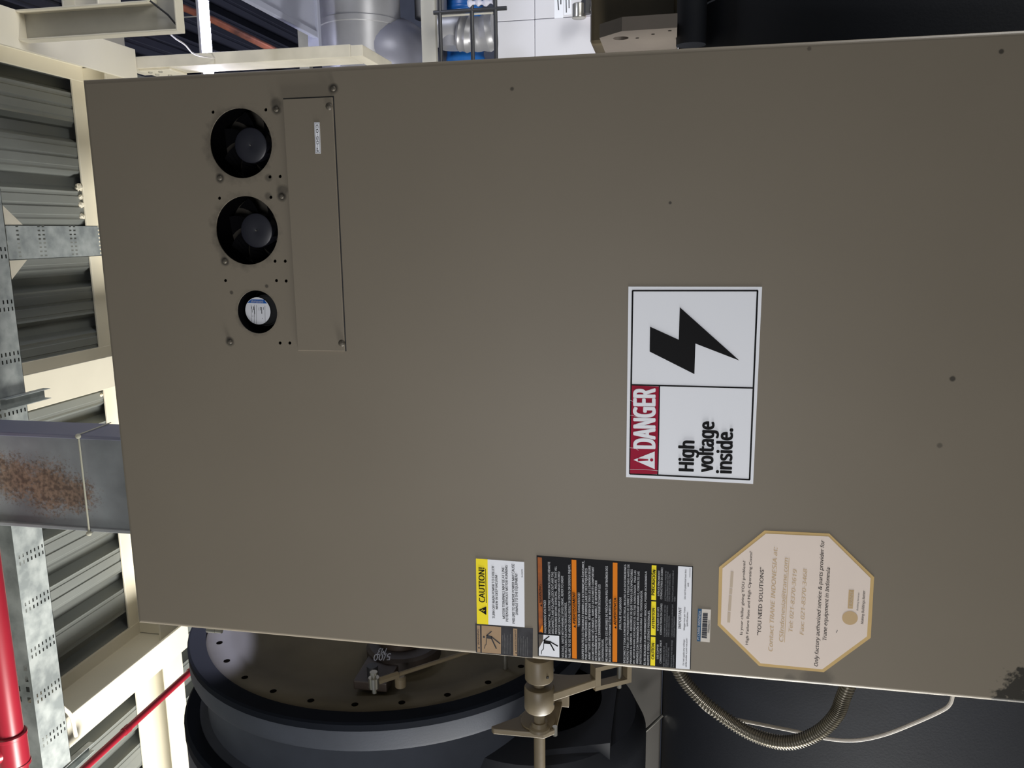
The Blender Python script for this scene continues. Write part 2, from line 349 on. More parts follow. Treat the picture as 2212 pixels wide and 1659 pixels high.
# grey H column behind the cabinet, rust on its web, cord tied round it
col = thing('steel_column', (-0.169, 1.34, 0), 'grey steel column with brown rust patches, behind the cabinet top', 'column')
RUSTY = mat('grey_column_web', rgb(156, 161, 166), 0.5, col2=rgb(116, 120, 124), scale=4.0, detail=6.0)
def add_rust(m):
    nt = m.node_tree; b = nt.nodes['Principled BSDF']; src = b.inputs['Base Color'].links[0].from_socket
    tc = nt.nodes.new('ShaderNodeTexCoord')
    mp = nt.nodes.new('ShaderNodeMapping'); nt.links.new(tc.outputs['Object'], mp.inputs['Vector'])
    n = nt.nodes.new('ShaderNodeTexNoise'); n.inputs['Scale'].default_value = 100; n.inputs['Detail'].default_value = 8; n.inputs['Roughness'].default_value = 0.75
    nt.links.new(mp.outputs[0], n.inputs['Vector'])
    tot = None
    for (x, z, rx, rz) in ((-0.195, 3.80, 0.105, 0.13), (-0.165, 3.94, 0.09, 0.13), (-0.115, 4.06, 0.055, 0.14), (-0.215, 3.70, 0.075, 0.10)):
        s = nt.nodes.new('ShaderNodeVectorMath'); s.operation = 'SUBTRACT'; s.inputs[1].default_value = (x, 0, z); nt.links.new(tc.outputs['Object'], s.inputs[0])
        q = nt.nodes.new('ShaderNodeVectorMath'); q.operation = 'MULTIPLY'; q.inputs[1].default_value = (1 / rx, 0, 1 / rz); nt.links.new(s.outputs[0], q.inputs[0])
        l = nt.nodes.new('ShaderNodeVectorMath'); l.operation = 'LENGTH'; nt.links.new(q.outputs[0], l.inputs[0])
        a = nt.nodes.new('ShaderNodeMath'); a.operation = 'SUBTRACT'; a.inputs[0].default_value = 1.0; nt.links.new(l.outputs['Value'], a.inputs[1])
        if tot is None: tot = a.outputs[0]
        else:
            mx = nt.nodes.new('ShaderNodeMath'); mx.operation = 'MAXIMUM'; nt.links.new(tot, mx.inputs[0]); nt.links.new(a.outputs[0], mx.inputs[1]); tot = mx.outputs[0]
    k = nt.nodes.new('ShaderNodeMath'); k.operation = 'MULTIPLY_ADD'; k.inputs[1].default_value = 3.0; k.inputs[2].default_value = -1.40; nt.links.new(n.outputs['Fac'], k.inputs[0])
    ad = nt.nodes.new('ShaderNodeMath'); ad.operation = 'ADD'; nt.links.new(tot, ad.inputs[0]); nt.links.new(k.outputs[0], ad.inputs[1])
    mr = nt.nodes.new('ShaderNodeMapRange'); mr.inputs['From Min'].default_value = 0.0; mr.inputs['From Max'].default_value = 0.5; mr.inputs['To Max'].default_value = 0.9; nt.links.new(ad.outputs[0], mr.inputs['Value'])
    n2 = nt.nodes.new('ShaderNodeTexNoise'); n2.inputs['Scale'].default_value = 60; n2.inputs['Detail'].default_value = 5; nt.links.new(tc.outputs['Object'], n2.inputs['Vector'])
    rp = nt.nodes.new('ShaderNodeValToRGB'); rp.color_ramp.elements[0].color = rgb(90, 70, 56); rp.color_ramp.elements[1].color = rgb(146, 120, 100); rp.color_ramp.elements[0].position = 0.4; rp.color_ramp.elements[1].position = 0.62
    nt.links.new(n2.outputs['Fac'], rp.inputs['Fac'])
    mix = nt.nodes.new('ShaderNodeMix'); mix.data_type = 'RGBA'; nt.links.new(mr.outputs[0], mix.inputs[0]); nt.links.new(src, mix.inputs[6]); nt.links.new(rp.outputs[0], mix.inputs[7]); nt.links.new(mix.outputs[2], b.inputs['Base Color'])
add_rust(RUSTY)
MB().box(-0.341, 0.003, 1.264, 1.276, 0, 4.596).build('web', RUSTY, col)
o = MB().box(0.003, 0.017, 1.25, 1.434, 0, 4.596).build('flange', FLANGEB, col, bevel=0.002, seg=1); tag(o, 'blue-grey flange on the side towards the cabinet')
MB().box(-0.355, -0.341, 1.25, 1.434, 0, 4.596).build('flange', STEELG, col, bevel=0.002, seg=1)
cord = thing('tied_cord', (-0.17, 1.25, 3.63), 'thin pale cord tied tight around the grey steel column', 'cord')
MB().tube([(0.020, 1.245, 3.629), (-0.358, 1.245, 3.629)], 0.0034, 8).build('cord_strand', ROPE, cord)
MB().tube([(0.021, 1.245, 3.630), (0.021, 1.34, 3.634), (0.021, 1.438, 3.640)], 0.0022, 8).build('cord_strand', ROPE, cord)
for x in (0.016, -0.360):
    mb = MB(); mb.lathe([(3.629 + 0.010 * math.sin(t), max(0.0005, 0.010 * math.cos(t))) for t in [(-0.5 + j / 8) * PI for j in range(9)]], 'Z', (x, 1.243), 12); mb.build('knot', ROPE, cord)

# ------------------------------------------------------------------ slotted cable trays
def slotted(mb, x0, x1, y0, y1, z, slots_x, slots_y, along):
    """flat plate with real slots: breakpoints of both directions, cells inside a slot left open"""
    xs = sorted(set([x0, x1] + [v for s in slots_x for v in s])); ys = sorted(set([y0, y1] + [v for s in slots_y for v in s]))
    v = []; f = []
    for a in xs:
        for b in ys: v.append((a, b, z))
    ny = len(ys)
    for i in range(len(xs) - 1):
        for j in range(ny - 1):
            mx, my = (xs[i] + xs[i + 1]) / 2, (ys[j] + ys[j + 1]) / 2
            if any(s[0] < mx < s[1] for s in slots_x) and any(s[0] < my < s[1] for s in slots_y): continue
            f.append((i * ny + j, (i + 1) * ny + j, (i + 1) * ny + j + 1, i * ny + j + 1))
    mb.add(v, f)
tr = thing('cable_tray', (0.2, 1.56, 4.2), 'galvanised slotted cable tray crossing behind the column beside the red pipe', 'cable tray')
gx = []
x = -1.50
while x < 1.9:
    gx += [(x, x + 0.016), (x + 0.030, x + 0.046)]; x += 0.215
gy = [(1.500 + 0.0215 * k, 1.507 + 0.0215 * k) for k in range(7)]
mb = MB(); slotted(mb, -1.665, 2.2, 1.482, 1.646, 4.200, gx, gy, 'X'); mb.build('tray_base', GALV, tr)
ps = MB(); slotted(ps, -1.665, 2.2, 4.200, 4.300, 0.0, [(-1.12 - 0.05 * k, -1.095 - 0.05 * k) for k in range(4)] , [(4.215, 4.232), (4.262, 4.279)], 'X')
ps.v = [(a, 1.482, b) for (a, b, c) in ps.v]; ps.build('side_rail', GALVD, tr)
MB().box(-1.665, 2.2, 1.644, 1.646, 4.2, 4.30).build('side_rail', GALVD, tr)
bt = thing('branch_tray', (0.71, 2.1, 4.2), 'short galvanised slotted tray branching back off the main cable tray', 'cable tray')
bys = []
y = 1.700
while y < 2.6:
    bys += [(y, y + 0.014), (y + 0.026, y + 0.040)] if y > 1.75 else [(y, y + 0.014)]
    y += 0.19 if y > 1.71 else 0.12
mb = MB(); slotted(mb, 0.642, 0.784, 1.648, 2.80, 4.199, [(0.652 + 0.0178 * k, 0.659 + 0.0178 * k) for k in range(8)], bys, 'Y'); mb.build('tray_base', GALV, bt)
MB().box(0.642, 0.644, 1.648, 2.80, 4.199, 4.28).build('side_rail', GALVD, bt)
MB().box(0.782, 0.784, 1.648, 2.80, 4.199, 4.28).build('side_rail', GALVD, bt)
for sgn, xx in ((1, 0.786), (-1, 0.640)):
    MB().prism([(xx, 1.65), (xx + sgn * 0.078, 1.65), (xx, 1.745)], 'Z', 4.202, 4.206).build('gusset', CREAMY, bt)
# strut channels under the tray ends
def strut(x0, x1, y0, y1, z, lab):
    t = thing('strut_channel', ((x0 + x1) / 2, (y0 + y1) / 2, z), lab, 'strut')
    MB().box(x0, x1, y0, y1, z + 0.032, z + 0.035).build('channel_back', GALV, t)
    for xa in (x0, x1 - 0.003): MB().box(xa, xa + 0.003, y0, y1, z, z + 0.035).build('channel_wall', GALV, t)
strut(-1.72, -1.675, 1.30, 1.80, 4.20, 'short galvanised strut at the far end of the cable tray, by the red pipe')
strut(0.040, 0.085, 1.50, 1.745, 4.163, 'short galvanised strut under the cable tray, just above the grey column')
t = MB().tube(curve_pts([(-1.27, 1.62, 4.23), (-1.3891, 1.6551, 4.225), (-1.4505, 1.69, 4.22), (-1.5079, 1.7115, 4.225), (-1.5994, 1.7312, 4.235)], 26), 0.0095, 10).build('bent_conduit', CREAM)
tag(t, 'thin cream conduit bent from the cable tray onto the broad beam end', 'conduit')

# red pipes
rp = thing('red_pipe', (-0.8, 1.145, 4.0), 'thick red sprinkler pipe running beside the cable tray, with a coupling', 'pipe')
MB().tube([(-4.5, 1.145, 4.0), (1.6, 1.145, 4.0)], 0.048, 24).build('pipe_run', RED, rp)
for x0, x1, r in ((-1.30, -1.17, 0.056), (-1.185, -1.165, 0.059), (-1.31, -1.29, 0.059)):
    MB().lathe([(x0, r - 0.004), (x0 + 0.004, r), (x1 - 0.004, r), (x1, r - 0.004)], 'X', (1.145, 4.0), 24).build('coupling' if r < 0.058 else 'coupling_rib', RED, rp)
MB().tube([(-1.235, 1.145, 4.0), (-1.235, 1.06, 4.05), (-1.235, 0.98, 4.10)], 0.036, 16).build('pipe_branch', RED, rp)
MB().lathe([(-1.60, 0.050), (-1.585, 0.050)], 'X', (1.145, 4.0), 24).build('coupling_rib', RED, rp)
r2 = thing('sprinkler_branch', (-1.48, 2.0, 3.9), 'thin red pipe slanting behind the black machine casing', 'pipe')
MB().tube([(-1.48, 0.6, 3.9), (-1.48, 5.0, 3.9)], 0.0165, 14).build('pipe_run', RED, r2)
for yy in (2.16, 1.64): MB().lathe([(yy, 0.0195), (yy + 0.035, 0.0195)], 'Y', (-1.48, 3.9), 14).build('coupling', RED, r2)

# channel bracket hanging from the right-hand beam, then the long post
hb = thing('hanging_bracket', (1.63, 1.98, 4.3), 'cream channel bracket hanging from the roof beam, bent square at its foot', 'bracket')
MB().box(1.572, 1.690, 2.005, 2.011, 3.545, 4.299).build('channel_back', GREYP, hb)
MB().box(1.568, 1.576, 1.955, 2.011, 3.545, 4.299).build('channel_wall', CREAM, hb, bevel=0.002)
MB().box(1.686, 1.694, 1.955, 2.011, 3.665, 4.299).build('channel_wall', CREAM, hb, bevel=0.002)
MB().box(1.572, 2.6, 2.0055, 2.0115, 3.55, 3.66).build('channel_back', GREYP, hb)
MB().box(1.568, 2.6, 1.955, 2.011, 3.540, 3.548).build('channel_wall', CREAM, hb, bevel=0.002)
MB().box(1.690, 2.6, 1.955, 2.011, 3.658, 3.665).build('channel_wall', CREAM, hb, bevel=0.002)
MB().tube([(1.694, 1.962, 3.662), (1.64, 1.990, 3.60), (1.573, 2.003, 3.549)], 0.004, 8).build('weld_seam', BLACKM, hb)
pb = thing('post_bracket', (1.63, 2.85, 4.3), 'long stained cream post bracket close along the cabinet edge, in front of the lit tube', 'bracket')
MB().box(1.600, 1.660, 2.765, 2.945, 3.11, 4.384).build('post', CREAMY, pb, bevel=0.003)
MB().box(1.600, 1.655, 2.765, 3.20, 3.045, 3.11).build('foot_arm', CREAMY, pb, bevel=0.003)
MB().box(1.588, 1.600, 2.775, 2.935, 4.12, 4.30).build('bolt_plate', CREAM, pb, bevel=0.002)
for yy, zz in ((2.80, 4.25), (2.86, 4.25), (2.80, 4.19), (2.90, 4.20)):
    MB().lathe([(1.580, 0.010), (1.588, 0.011)], 'X', (yy, zz), 6, smooth=False).build('bolt', GREYP, pb)

# lit tube and the services high at the right
tl = thing('tube_lamp', (1.6, 3.0, 4.015), 'glowing white tube lamp behind the stained post', 'lamp')
MB().lathe([(1.22, 0.014), (1.972, 0.014)], 'X', (3.0, 4.015), 20).build('tube', lampm, tl)
MB().prism([(2.95, 4.030), (2.975, 4.055), (3.025, 4.055), (3.05, 4.030), (3.05, 4.034), (3.027, 4.059), (2.973, 4.059), (2.95, 4.034)], 'X', 1.18, 2.0).build('batten', WHITEP, tl)
for x in (1.20, 1.974): MB().lathe([(x, 0.018), (x + 0.02, 0.018)], 'X', (3.0, 4.015), 16).build('end_cap', WHITEP, tl)
for x in (1.3, 1.9): MB().tube([(x, 3.0, 4.058), (x, 3.0, 4.60)], 0.003, 6).build('hanger_rod', GREYP, tl)
cp = MB().tube([(2.145, 3.6, 4.585), (2.03, 3.6, 4.315), (1.80, 3.6, 3.855)], 0.021, 14).build('copper_pipe', COPPER); tag(cp, 'thin copper pipe slanting across the dark roof beside the lit tube', 'pipe')
wv = MB().tube(curve_pts([(1.5699, 2.013, 3.6116), (1.5961, 2.2, 3.7056), (1.6042, 2.35, 3.7554), (1.6179, 2.6, 3.8638), (1.628, 2.764, 3.85)], 18), 0.004, 6).build('loose_wire', CABLEW); tag(wv, 'loose thin pale wire dangling below the channel bracket', 'wire')

rd = thing('rectangular_duct', (2.4, 2.7, 3.5), 'pale blue-grey sheet metal duct with raised edge flanges, above the round silver duct', 'duct')
MB().box(1.852, 2.9, 2.2, 3.27, 3.512, 3.575).build('duct_body', DUCTP, rd)
MB().box(1.818, 1.852, 2.2, 3.30, 3.50, 3.53).build('edge_flange', DUCTP, rd, bevel=0.003)
MB().box(1.765, 2.9, 3.27, 3.31, 3.495, 3.56).build('end_flange', DUCTP, rd, bevel=0.003)
MB().tube([(2.04 + 0.09 * math.cos(t), 2.99 + 0.09 * math.sin(t), 3.512) for t in [PI * (1.0 + 0.09 * j) for j in range(12)]], 0.004, 6).build('seam_mark', DUCTP, rd)

sd = thing('round_duct', (2.4, 3.6, 3.38), 'big round silver clad duct above the tan cabinet edge', 'duct')
MB().lathe([(1.0, 0.238), (3.6, 0.238)], 'X', (3.62, 3.376), 48).build('duct_run', SILVER, sd)
MB().lathe([(1.93, 0.238), (1.935, 0.243), (1.965, 0.243), (1.97, 0.238)], 'X', (3.62, 3.376), 48).build('joint_band', SILVER, sd)
MB().tube(curve_pts([(1.80, 3.62, 3.40), (1.80, 3.625, 3.30), (1.80, 3.68, 3.215), (1.82, 3.85, 3.21), (1.83, 4.6, 3.24)], 24), 0.205, 36).build('elbow', mat('aluminium_cladding_dull', rgb(128, 129, 142), 0.42, metal=0.3, var=0.15, scale=4), sd)
MB().lathe([(2.04, 0.10), (3.6, 0.10)], 'X', (3.9, 3.02), 32).build('second_pipe', SILVER, sd)

fr = MB().box(1.70, 4.5, 4.30, 4.36, 4.025, 4.10).build('far_rail', GREYP, bevel=0.003); tag(fr, 'grey steel rail high in the dark beyond the thin copper pipe', 'rail')
fb = MB().box(1.58, 3.6, 3.34, 3.38, 2.833, 2.915).build('flat_rail', GREYP, bevel=0.003); tag(fb, 'flat beige steel rail between the silver duct and the black rack', 'rail')

rk = thing('black_rack', (1.8, 3.2, 2.6), 'black steel bar rack in front of the wrapped silver pipe', 'rack')
for z in (2.765, 2.588, 2.461): MB().tube([(1.55, 3.2, z), (2.4, 3.2, z)], 0.011, 10).build('rail_bar', BLACKM, rk)
for x in (1.892, 1.50): MB().tube([(x, 3.2, 2.40), (x, 3.2, 2.80)], 0.011, 10).build('cross_bar', BLACKM, rk)
MB().tube([(1.875, 3.205, 2.46), (1.875, 3.205, 2.78)], 0.006, 8).build('cross_bar', GREYP, rk)
for x in (1.52, 2.38): MB().tube([(x, 3.22, 0), (x, 3.22, 2.78)], 0.014, 10).build('post', BLACKM, rk)

wp = thing('wrapped_pipe', (1.9, 3.75, 2.75), 'short silver wrapped pipe with a crumpled bend, behind the black rack', 'pipe')
MB().lathe([(1.825, 0.085), (2.0, 0.085)], 'X', (3.75, 2.84), 32, cap=True).build('pipe_wrap', SILVER, wp)
mb = MB().tube([(1.935, 3.75, 2.96), (1.935, 3.75, 2.77)], 0.098, 32); mb.build('pipe_wrap', SILVER, wp)
MB().tube(curve_pts([(1.905, 3.72, 2.79), (1.89, 3.72, 2.70), (1.90, 3.72, 2.58)], 14), [0.10 + 0.005 * math.sin(j * 1.9) + 0.004 * math.sin(j * 0.7) for j in range(14)], 28).build('crumpled_bend', SILVER, wp)
bb = thing('blue_drum', (2.2, 4.0, 2.85), 'blue plastic drum lying behind the black rack', 'drum')
MB().lathe([(1.72, 0.11), (1.73, 0.118), (1.80, 0.118), (1.81, 0.124), (1.83, 0.124), (1.84, 0.118), (2.4, 0.118), (2.42, 0.112)], 'X', (4.06, 2.845), 32).build('drum_body', BLUEP, bb)
for x in (1.95, 2.1): MB().lathe([(x, 0.118), (x + 0.008, 0.123), (x + 0.022, 0.123), (x + 0.03, 0.118)], 'X', (4.06, 2.845), 32).build('drum_hoop', BLUEP, bb)
cl = MB().tube(curve_pts([(1.925, 3.2, 2.61), (1.93, 3.2, 2.56), (1.925, 3.2, 2.52), (1.932, 3.2, 2.475)], 16), [0.016 + 0.007 * math.sin(j * 1.3) for j in range(16)], 14).build('white_cloth', CLOTH); tag(cl, 'crumpled white cloth hung over the bar of the black rack', 'cloth')

# white switch panel with labels and a gauge
sp = thing('white_switchboard', (2.4, 4.1, 0), 'white painted switchboard with a vertical seam, beyond the cabinet edge', 'switchboard')
MB().box(1.55, 3.4, 4.03, 4.6, 0, 2.64).build('panel_body', WHITEP, sp, bevel=0.004)
MB().box(1.55, 2.022, 4.006, 4.03, 2.387, 2.63).build('front_panel', WHITEP, sp, bevel=0.004)
MB().box(2.024, 3.4, 4.009, 4.03, 2.387, 2.63).build('front_panel', WHITEP, sp, bevel=0.004)
MB().box(1.55, 2.022, 4.00, 4.03, 1.2, 2.384).build('front_panel', WHITEP, sp, bevel=0.004)
MB().box(2.024, 3.4, 4.003, 4.03, 1.2, 2.384).build('front_panel', WHITEP, sp, bevel=0.004)
la = sheet('label_plate', [(2.02, 2.207), (2.02, 2.262), (2.30, 2.262), (2.30, 2.207)], WHITES, sp, 4.003, 0.002); tag(la, 'white label with grey writing')
lb = sheet('label_plate', [(2.038, 2.157), (2.038, 2.202), (2.30, 2.202), (2.30, 2.157)], WHITES, sp, 4.003, 0.002); tag(lb, 'white label with a pink frame')
mb = MB()
for a, b in (((2.068, 2.236), (2.16, 2.243)), ((2.10, 2.222), (2.15, 2.222))): stroke(mb, [a, b], 0.007, 4.0005)
mb.build('label_writing', GREYINK, la)
mb = MB()
for a, b in (((2.05, 2.188), (2.14, 2.190)), ((2.075, 2.171), (2.13, 2.172))): stroke(mb, [a, b], 0.006, 4.0005)
mb.build('label_writing', GREYINK, lb)
ga = thing('pressure_gauge', (2.0, 3.8, 2.08), 'chrome pressure sensor with a black cable in front of the white switchboard', 'gauge')
MB().lathe([(2.046, 0.034), (2.040, 0.040), (1.978, 0.040), (1.972, 0.042), (1.966, 0.042), (1.962, 0.036)][::-1], 'X', (3.8, 2.087), 28).build('gauge_body', CHROME, ga)
MB().lathe([(1.985, 0.030), (2.06, 0.030)], 'X', (3.8, 2.045), 8, smooth=False).build('hex_fitting', BLACKM, ga)
MB().tube([(2.015, 3.8, 2.05), (2.005, 3.8, 1.93), (2.0, 3.8, 1.84)], 0.016, 12).build('stem', CHROME, ga)
MB().tube(curve_pts([(2.10, 3.78, 2.0), (2.04, 3.78, 1.985), (2.0, 3.78, 1.94), (1.985, 3.78, 1.91), (1.985, 3.78, 1.87), (2.01, 3.78, 1.82)], 20), 0.006, 8).build('cable', BLACKP, ga)
MB().lathe([(1.93, 0.024), (1.945, 0.028), (1.96, 0.024)], 'Z', (2.005, 3.8), 12).build('gland', BLACKP, ga)
MB().lathe([(1.89, 0.020), (1.90, 0.026), (1.915, 0.026), (1.92, 0.020)], 'Z', (2.005, 3.8), 12).build('gland', CHROME, ga)
og = MB().box(2.022, 2.10, 3.95, 3.999, 1.945, 2.010).build('orange_tag', ORANGEP, bevel=0.004); tag(og, 'small orange tag box behind the chrome pressure sensor', 'tag')

# ------------------------------------------------------------------ chiller: evaporator shell, motor casing, support parts
sh = thing('evaporator_shell', (0.4, 0.75, 0), 'big black foam-wrapped horizontal shell behind the cabinet', 'chiller shell')
MB().lathe([(-1.9, 0.30), (-1.88, 0.47), (-1.86, 0.485), (1.205, 0.485), (1.21, 0.485), (2.3, 0.485), (2.32, 0.30)], 'X', (0.742, 1.018), 72).build('foam_jacket', FOAM, sh)
MB().lathe([(1.183, 0.478), (1.187, 0.489), (1.197, 0.489), (1.201, 0.478)], 'X', (0.742, 1.018), 72).build('jacket_seam', FOAM, sh)
MB().tube([(1.105, 0.50, 1.478), (2.25, 0.50, 1.478)], 0.030, 20).build('foam_roll', FOAM, sh)
for x in (-1.5, 1.9): MB().box(x - 0.05, x + 0.05, 0.45, 1.08, 0, 0.62).build('saddle_leg', BROWNISH, sh)

DISC = mat('brown_casing_paint', rgb(104, 96, 78), 0.7, var=0.3, scale=5.0, bump=0.03, bscale=30, spec=0.2)
mc = thing('motor_casing', (-0.5, 0.579, 2.187), 'round chiller motor casing with a brown end plate and black foam wrap', 'motor')
MB().lathe([(-0.222, 0.465), (-0.222, 0.500), (-0.226, 0.503), (-0.276, 0.503), (-0.284, 0.500), (-0.284, 0.470), (-0.40, 0.470)], 'X', (0.579, 2.187), 96, cap=False).build('foam_collar', FOAMG, mc)
MB().lathe([(-0.221, 0.462), (-0.2205, 0.466), (-0.2205, 0.499), (-0.224, 0.504), (-0.238, 0.504)], 'X', (0.579, 2.187), 96, cap=False).build('foam_edge', FOAME, mc)
MB().lathe([(-0.40, 0.47), (-0.405, 0.492), (-0.405, 0.518), (-0.410, 0.524), (-0.60, 0.524), (-1.9, 0.52), (-1.95, 0.3)], 'X', (0.579, 2.187), 96, cap=False).build('foam_drum', FOAMG, mc)
MB().lathe([(-0.404, 0.490), (-0.4035, 0.519), (-0.412, 0.526), (-0.436, 0.526)], 'X', (0.579, 2.187), 96, cap=False).build('foam_edge', FOAME, mc)
mb = MB(); prof = [(-0.30, 0.464), (-0.228, 0.463), (-0.224, 0.455), (-0.224, 0.40), (-0.232, 0.385), (-0.232, 0.30), (-0.226, 0.29), (-0.226, 0.02)]
mb.lathe(prof, 'X', (0.579, 2.187), 96).build('end_plate', DISC, mc)
for k in range(28):
    a = 2 * PI * (k + 0.62) / 28; yy, zz = 0.579 + 0.432 * math.cos(a), 2.187 + 0.432 * math.sin(a)
    if math.cos(a) > 0.45: continue
    MB().lathe([(-0.2235, 0.0075), (-0.2238, 0.004)], 'X', (yy, zz), 10).build('bolt_hole', HOLEM, mc)
o = MB().prism([(0.30, 1.61), (0.92, 1.61), (0.90, 1.75), (0.25, 1.75)], 'X', -0.46, -0.35).build('support_foot', FOAM, mc)
sb = MB().lathe([(-0.95, 0.10), (-0.93, 0.20), (-0.88, 0.265), (-0.42, 0.265), (-0.37, 0.24), (-0.35, 0.16)], 'X', (0.46, 1.802), 48).build('suction_elbow', FOAM, mc)
gp = MB().box(-1.6, 1.0, 0.70, 1.0, 1.505, 1.61).build('support_rail', RAIL_SHADE, mc, bevel=0.004); tag(gp, 'grey painted steel rail under the casing')
dr = MB().tube([(-0.5559, 0.66, 1.5482), (-0.4984, 0.66, 1.4995)], 0.004, 8).build('thin_rod', CHROME); tag(dr, 'thin bare rod slanting across the grey rail on the shell', 'rod')

# right-hand lug plate on the shell
lg = thing('lifting_lug', (1.13, 0.7, 1.5), 'thick grey lug plate with a round hole, standing on the shell beyond the cabinet', 'lug')
def plate_with_hole(poly, c, r, x0, x1, m, parent, name):
    bm = bmesh.new(); n = len(poly)
    ov = [bm.verts.new((x0, p[0], p[1])) for p in poly]; hv = [bm.verts.new((x0, c[0] + r * math.cos(2 * PI * k / 24), c[1] + r * math.sin(2 * PI * k / 24))) for k in range(24)]
    es = [bm.edges.new((L[i], L[(i + 1) % len(L)])) for L in (ov, hv) for i in range(len(L))]
    bmesh.ops.triangle_fill(bm, use_beauty=True, edges=es)
    g = bmesh.ops.extrude_face_region(bm, geom=list(bm.faces)); vv = [e for e in g['geom'] if isinstance(e, bmesh.types.BMVert)]
    bmesh.ops.translate(bm, verts=vv, vec=(x1 - x0, 0, 0)); bmesh.ops.recalc_face_normals(bm, faces=bm.faces)
    me = bpy.data.meshes.new(name); bm.to_mesh(me); bm.free(); return link(name, me, m, parent)
plate_with_hole([(0.459, 1.66), (0.412, 1.612), (0.409, 1.506), (0.95, 1.506), (0.95, 1.66)], (0.472, 1.618), 0.016, 1.120, 1.146, LUGP, lg, 'lug_plate')
for yy, zz in ((0.452, 1.553), (0.431, 1.520), (0.478, 1.585)): MB().lathe([(1.1198, 0.004), (1.1202, 0.004)], 'X', (yy, zz), 10).build('bolt_hole', HOLEM, lg)
cs = MB().box(1.15, 1.9, 0.66, 0.95, 1.505, 1.70).build('brown_casting', BROWNISH, bevel=0.01); tag(cs, 'dark brown steel casting beside the grey lug plate', 'casting')

# vane linkage left of the cabinet: shaft, collars, crank arm, bearing plate
vl = thing('vane_linkage', (-0.2, 0.12, 1.735), 'tan control shaft with collars, crank arm and bearing plate, left of the cabinet', 'linkage')
ax = (0.125, 1.735)
MB().lathe([(-0.75, 0.0112), (-0.02, 0.0112)], 'X', ax, 24).build('shaft', BROWNISH, vl)
MB().lathe([(-0.110, 0.0255), (-0.1075, 0.0275), (-0.066, 0.0275), (-0.063, 0.0255)], 'X', ax, 36).build('collar', BROWNISH, vl)
MB().lathe([(-0.172, 0.0270), (-0.169, 0.0290), (-0.127, 0.0290), (-0.124, 0.0270)], 'X', ax, 36).build('collar', BROWNISH, vl)
for x, a in ((-0.095, 3.9), (-0.095, 5.0), (-0.160, 4.6)):
    yy, zz = ax[0] + 0.0276 * math.cos(a), ax[1] + 0.0276 * math.sin(a)
    MB().lathe([(x - 0.0, 0.0), (x + 0.0001, 0.0025), (x + 0.004, 0.0025)], 'X', (yy, zz), 8).build('set_screw', BLACKP, vl)
MB().prism([(0.118, 1.709), (0.190, 1.624), (0.205, 1.634), (0.172, 1.755), (0.130, 1.760)], 'X', -0.152, -0.134).build('crank_arm', BROWNISH, vl, bevel=0.002)
# fork on the arm end: two prongs, a base and a closed tip
FD = Vector((0, 0.044, -0.067)).normalized(); FN = Vector((0, 0.067, 0.044)).normalized(); FO = Vector((0, 0.183, 1.632))
fk = MB()
def fork_bar(x0, x1, a0, a1):
    v = []
    for x in (x0, x1):
        for a in (a0, a1):
            for n in (0.0, 0.022): v.append(Vector((x, 0, 0)) + FO + FD * a + FN * n)
    fk.add(v, [(0, 1, 3, 2), (4, 6, 7, 5), (0, 4, 5, 1), (2, 3, 7, 6), (0, 2, 6, 4), (1, 5, 7, 3)])
for args in ((-0.160, -0.151, 0, 0.082), (-0.119, -0.110, 0, 0.082), (-0.1515, -0.1185, 0, 0.012), (-0.1515, -0.1185, 0.072, 0.082)): fork_bar(*args)
fk.build('fork', BROWNISH, vl)
pc = FO + FD * 0.060 + FN * 0.011
MB().tube([(-0.172, pc.y, pc.z), (-0.100, pc.y, pc.z)], 0.005, 12).build('fork_pin', CHROME, vl)
MB().prism([(0.110, 1.824), (0.113, 1.724), (0.132, 1.704), (0.24, 1.704), (0.24, 1.750), (0.16, 1.784), (0.118, 1.830)], 'X', -0.229, -0.217).build('bearing_plate', BROWNISH, vl, bevel=0.002)
MB().box(-0.229, -0.160, 0.225, 0.235, 1.690, 1.740).build('bearing_strut', BROWNISH, vl, bevel=0.002)
MB().lathe([(-0.217, 0.021), (-0.211, 0.020), (-0.208, 0.016), (-0.199, 0.015)], 'X', ax, 28).build('bearing_boss', BROWNISH, vl)
MB().lathe([(-0.2172, 0.034), (-0.214, 0.034), (-0.2135, 0.033)], 'X', (0.150, 1.742), 32).build('bearing_washer', BROWNISH, vl)
MB().lathe([(-0.233, 0.005), (-0.214, 0.005)], 'X', (0.135, 1.706), 10).build('plate_bolt', CHROME, vl)

# valve actuator on the casing and its rod
va = thing('valve_actuator', (-0.2, 0.30, 2.1), 'dark brown actuator block with stencilled figures on the casing end plate', 'actuator')
MB().prism([(0.20, 2.150), (0.40, 2.160), (0.40, 2.075), (0.20, 2.075)], 'X', -0.221, -0.200).build('actuator_plate', mat('dark_brown_block', rgb(58, 48, 42), 0.5, var=0.2, scale=20), va, bevel=0.003)
MB().lathe([(-0.221, 0.085), (-0.196, 0.085), (-0.190, 0.078)], 'X', (0.36, 2.09), 36).build('actuator_body', mat('dark_brown_body', rgb(50, 42, 38), 0.5, var=0.2, scale=20), va)
MB().lathe([(-0.221, 0.055), (-0.180, 0.055), (-0.174, 0.048)], 'X', (0.37, 2.098), 36).build('actuator_cap', mat('brown_cap', rgb(70, 58, 50), 0.5, var=0.2, scale=20), va)
MB().lathe([(-0.205, 0.012), (-0.186, 0.012), (-0.182, 0.008)], 'X', (0.205, 2.045), 16).build('knob', BROWNISH, va)
MB().lathe([(-0.200, 0.012), (-0.176, 0.012)], 'X', (0.225, 2.115), 20).build('pivot', BLACKM, va)
lk = thing('link_rod', (-0.15, 0.25, 2.03), 'slim tan link rod reaching from the actuator pin to behind the cabinet', 'rod')
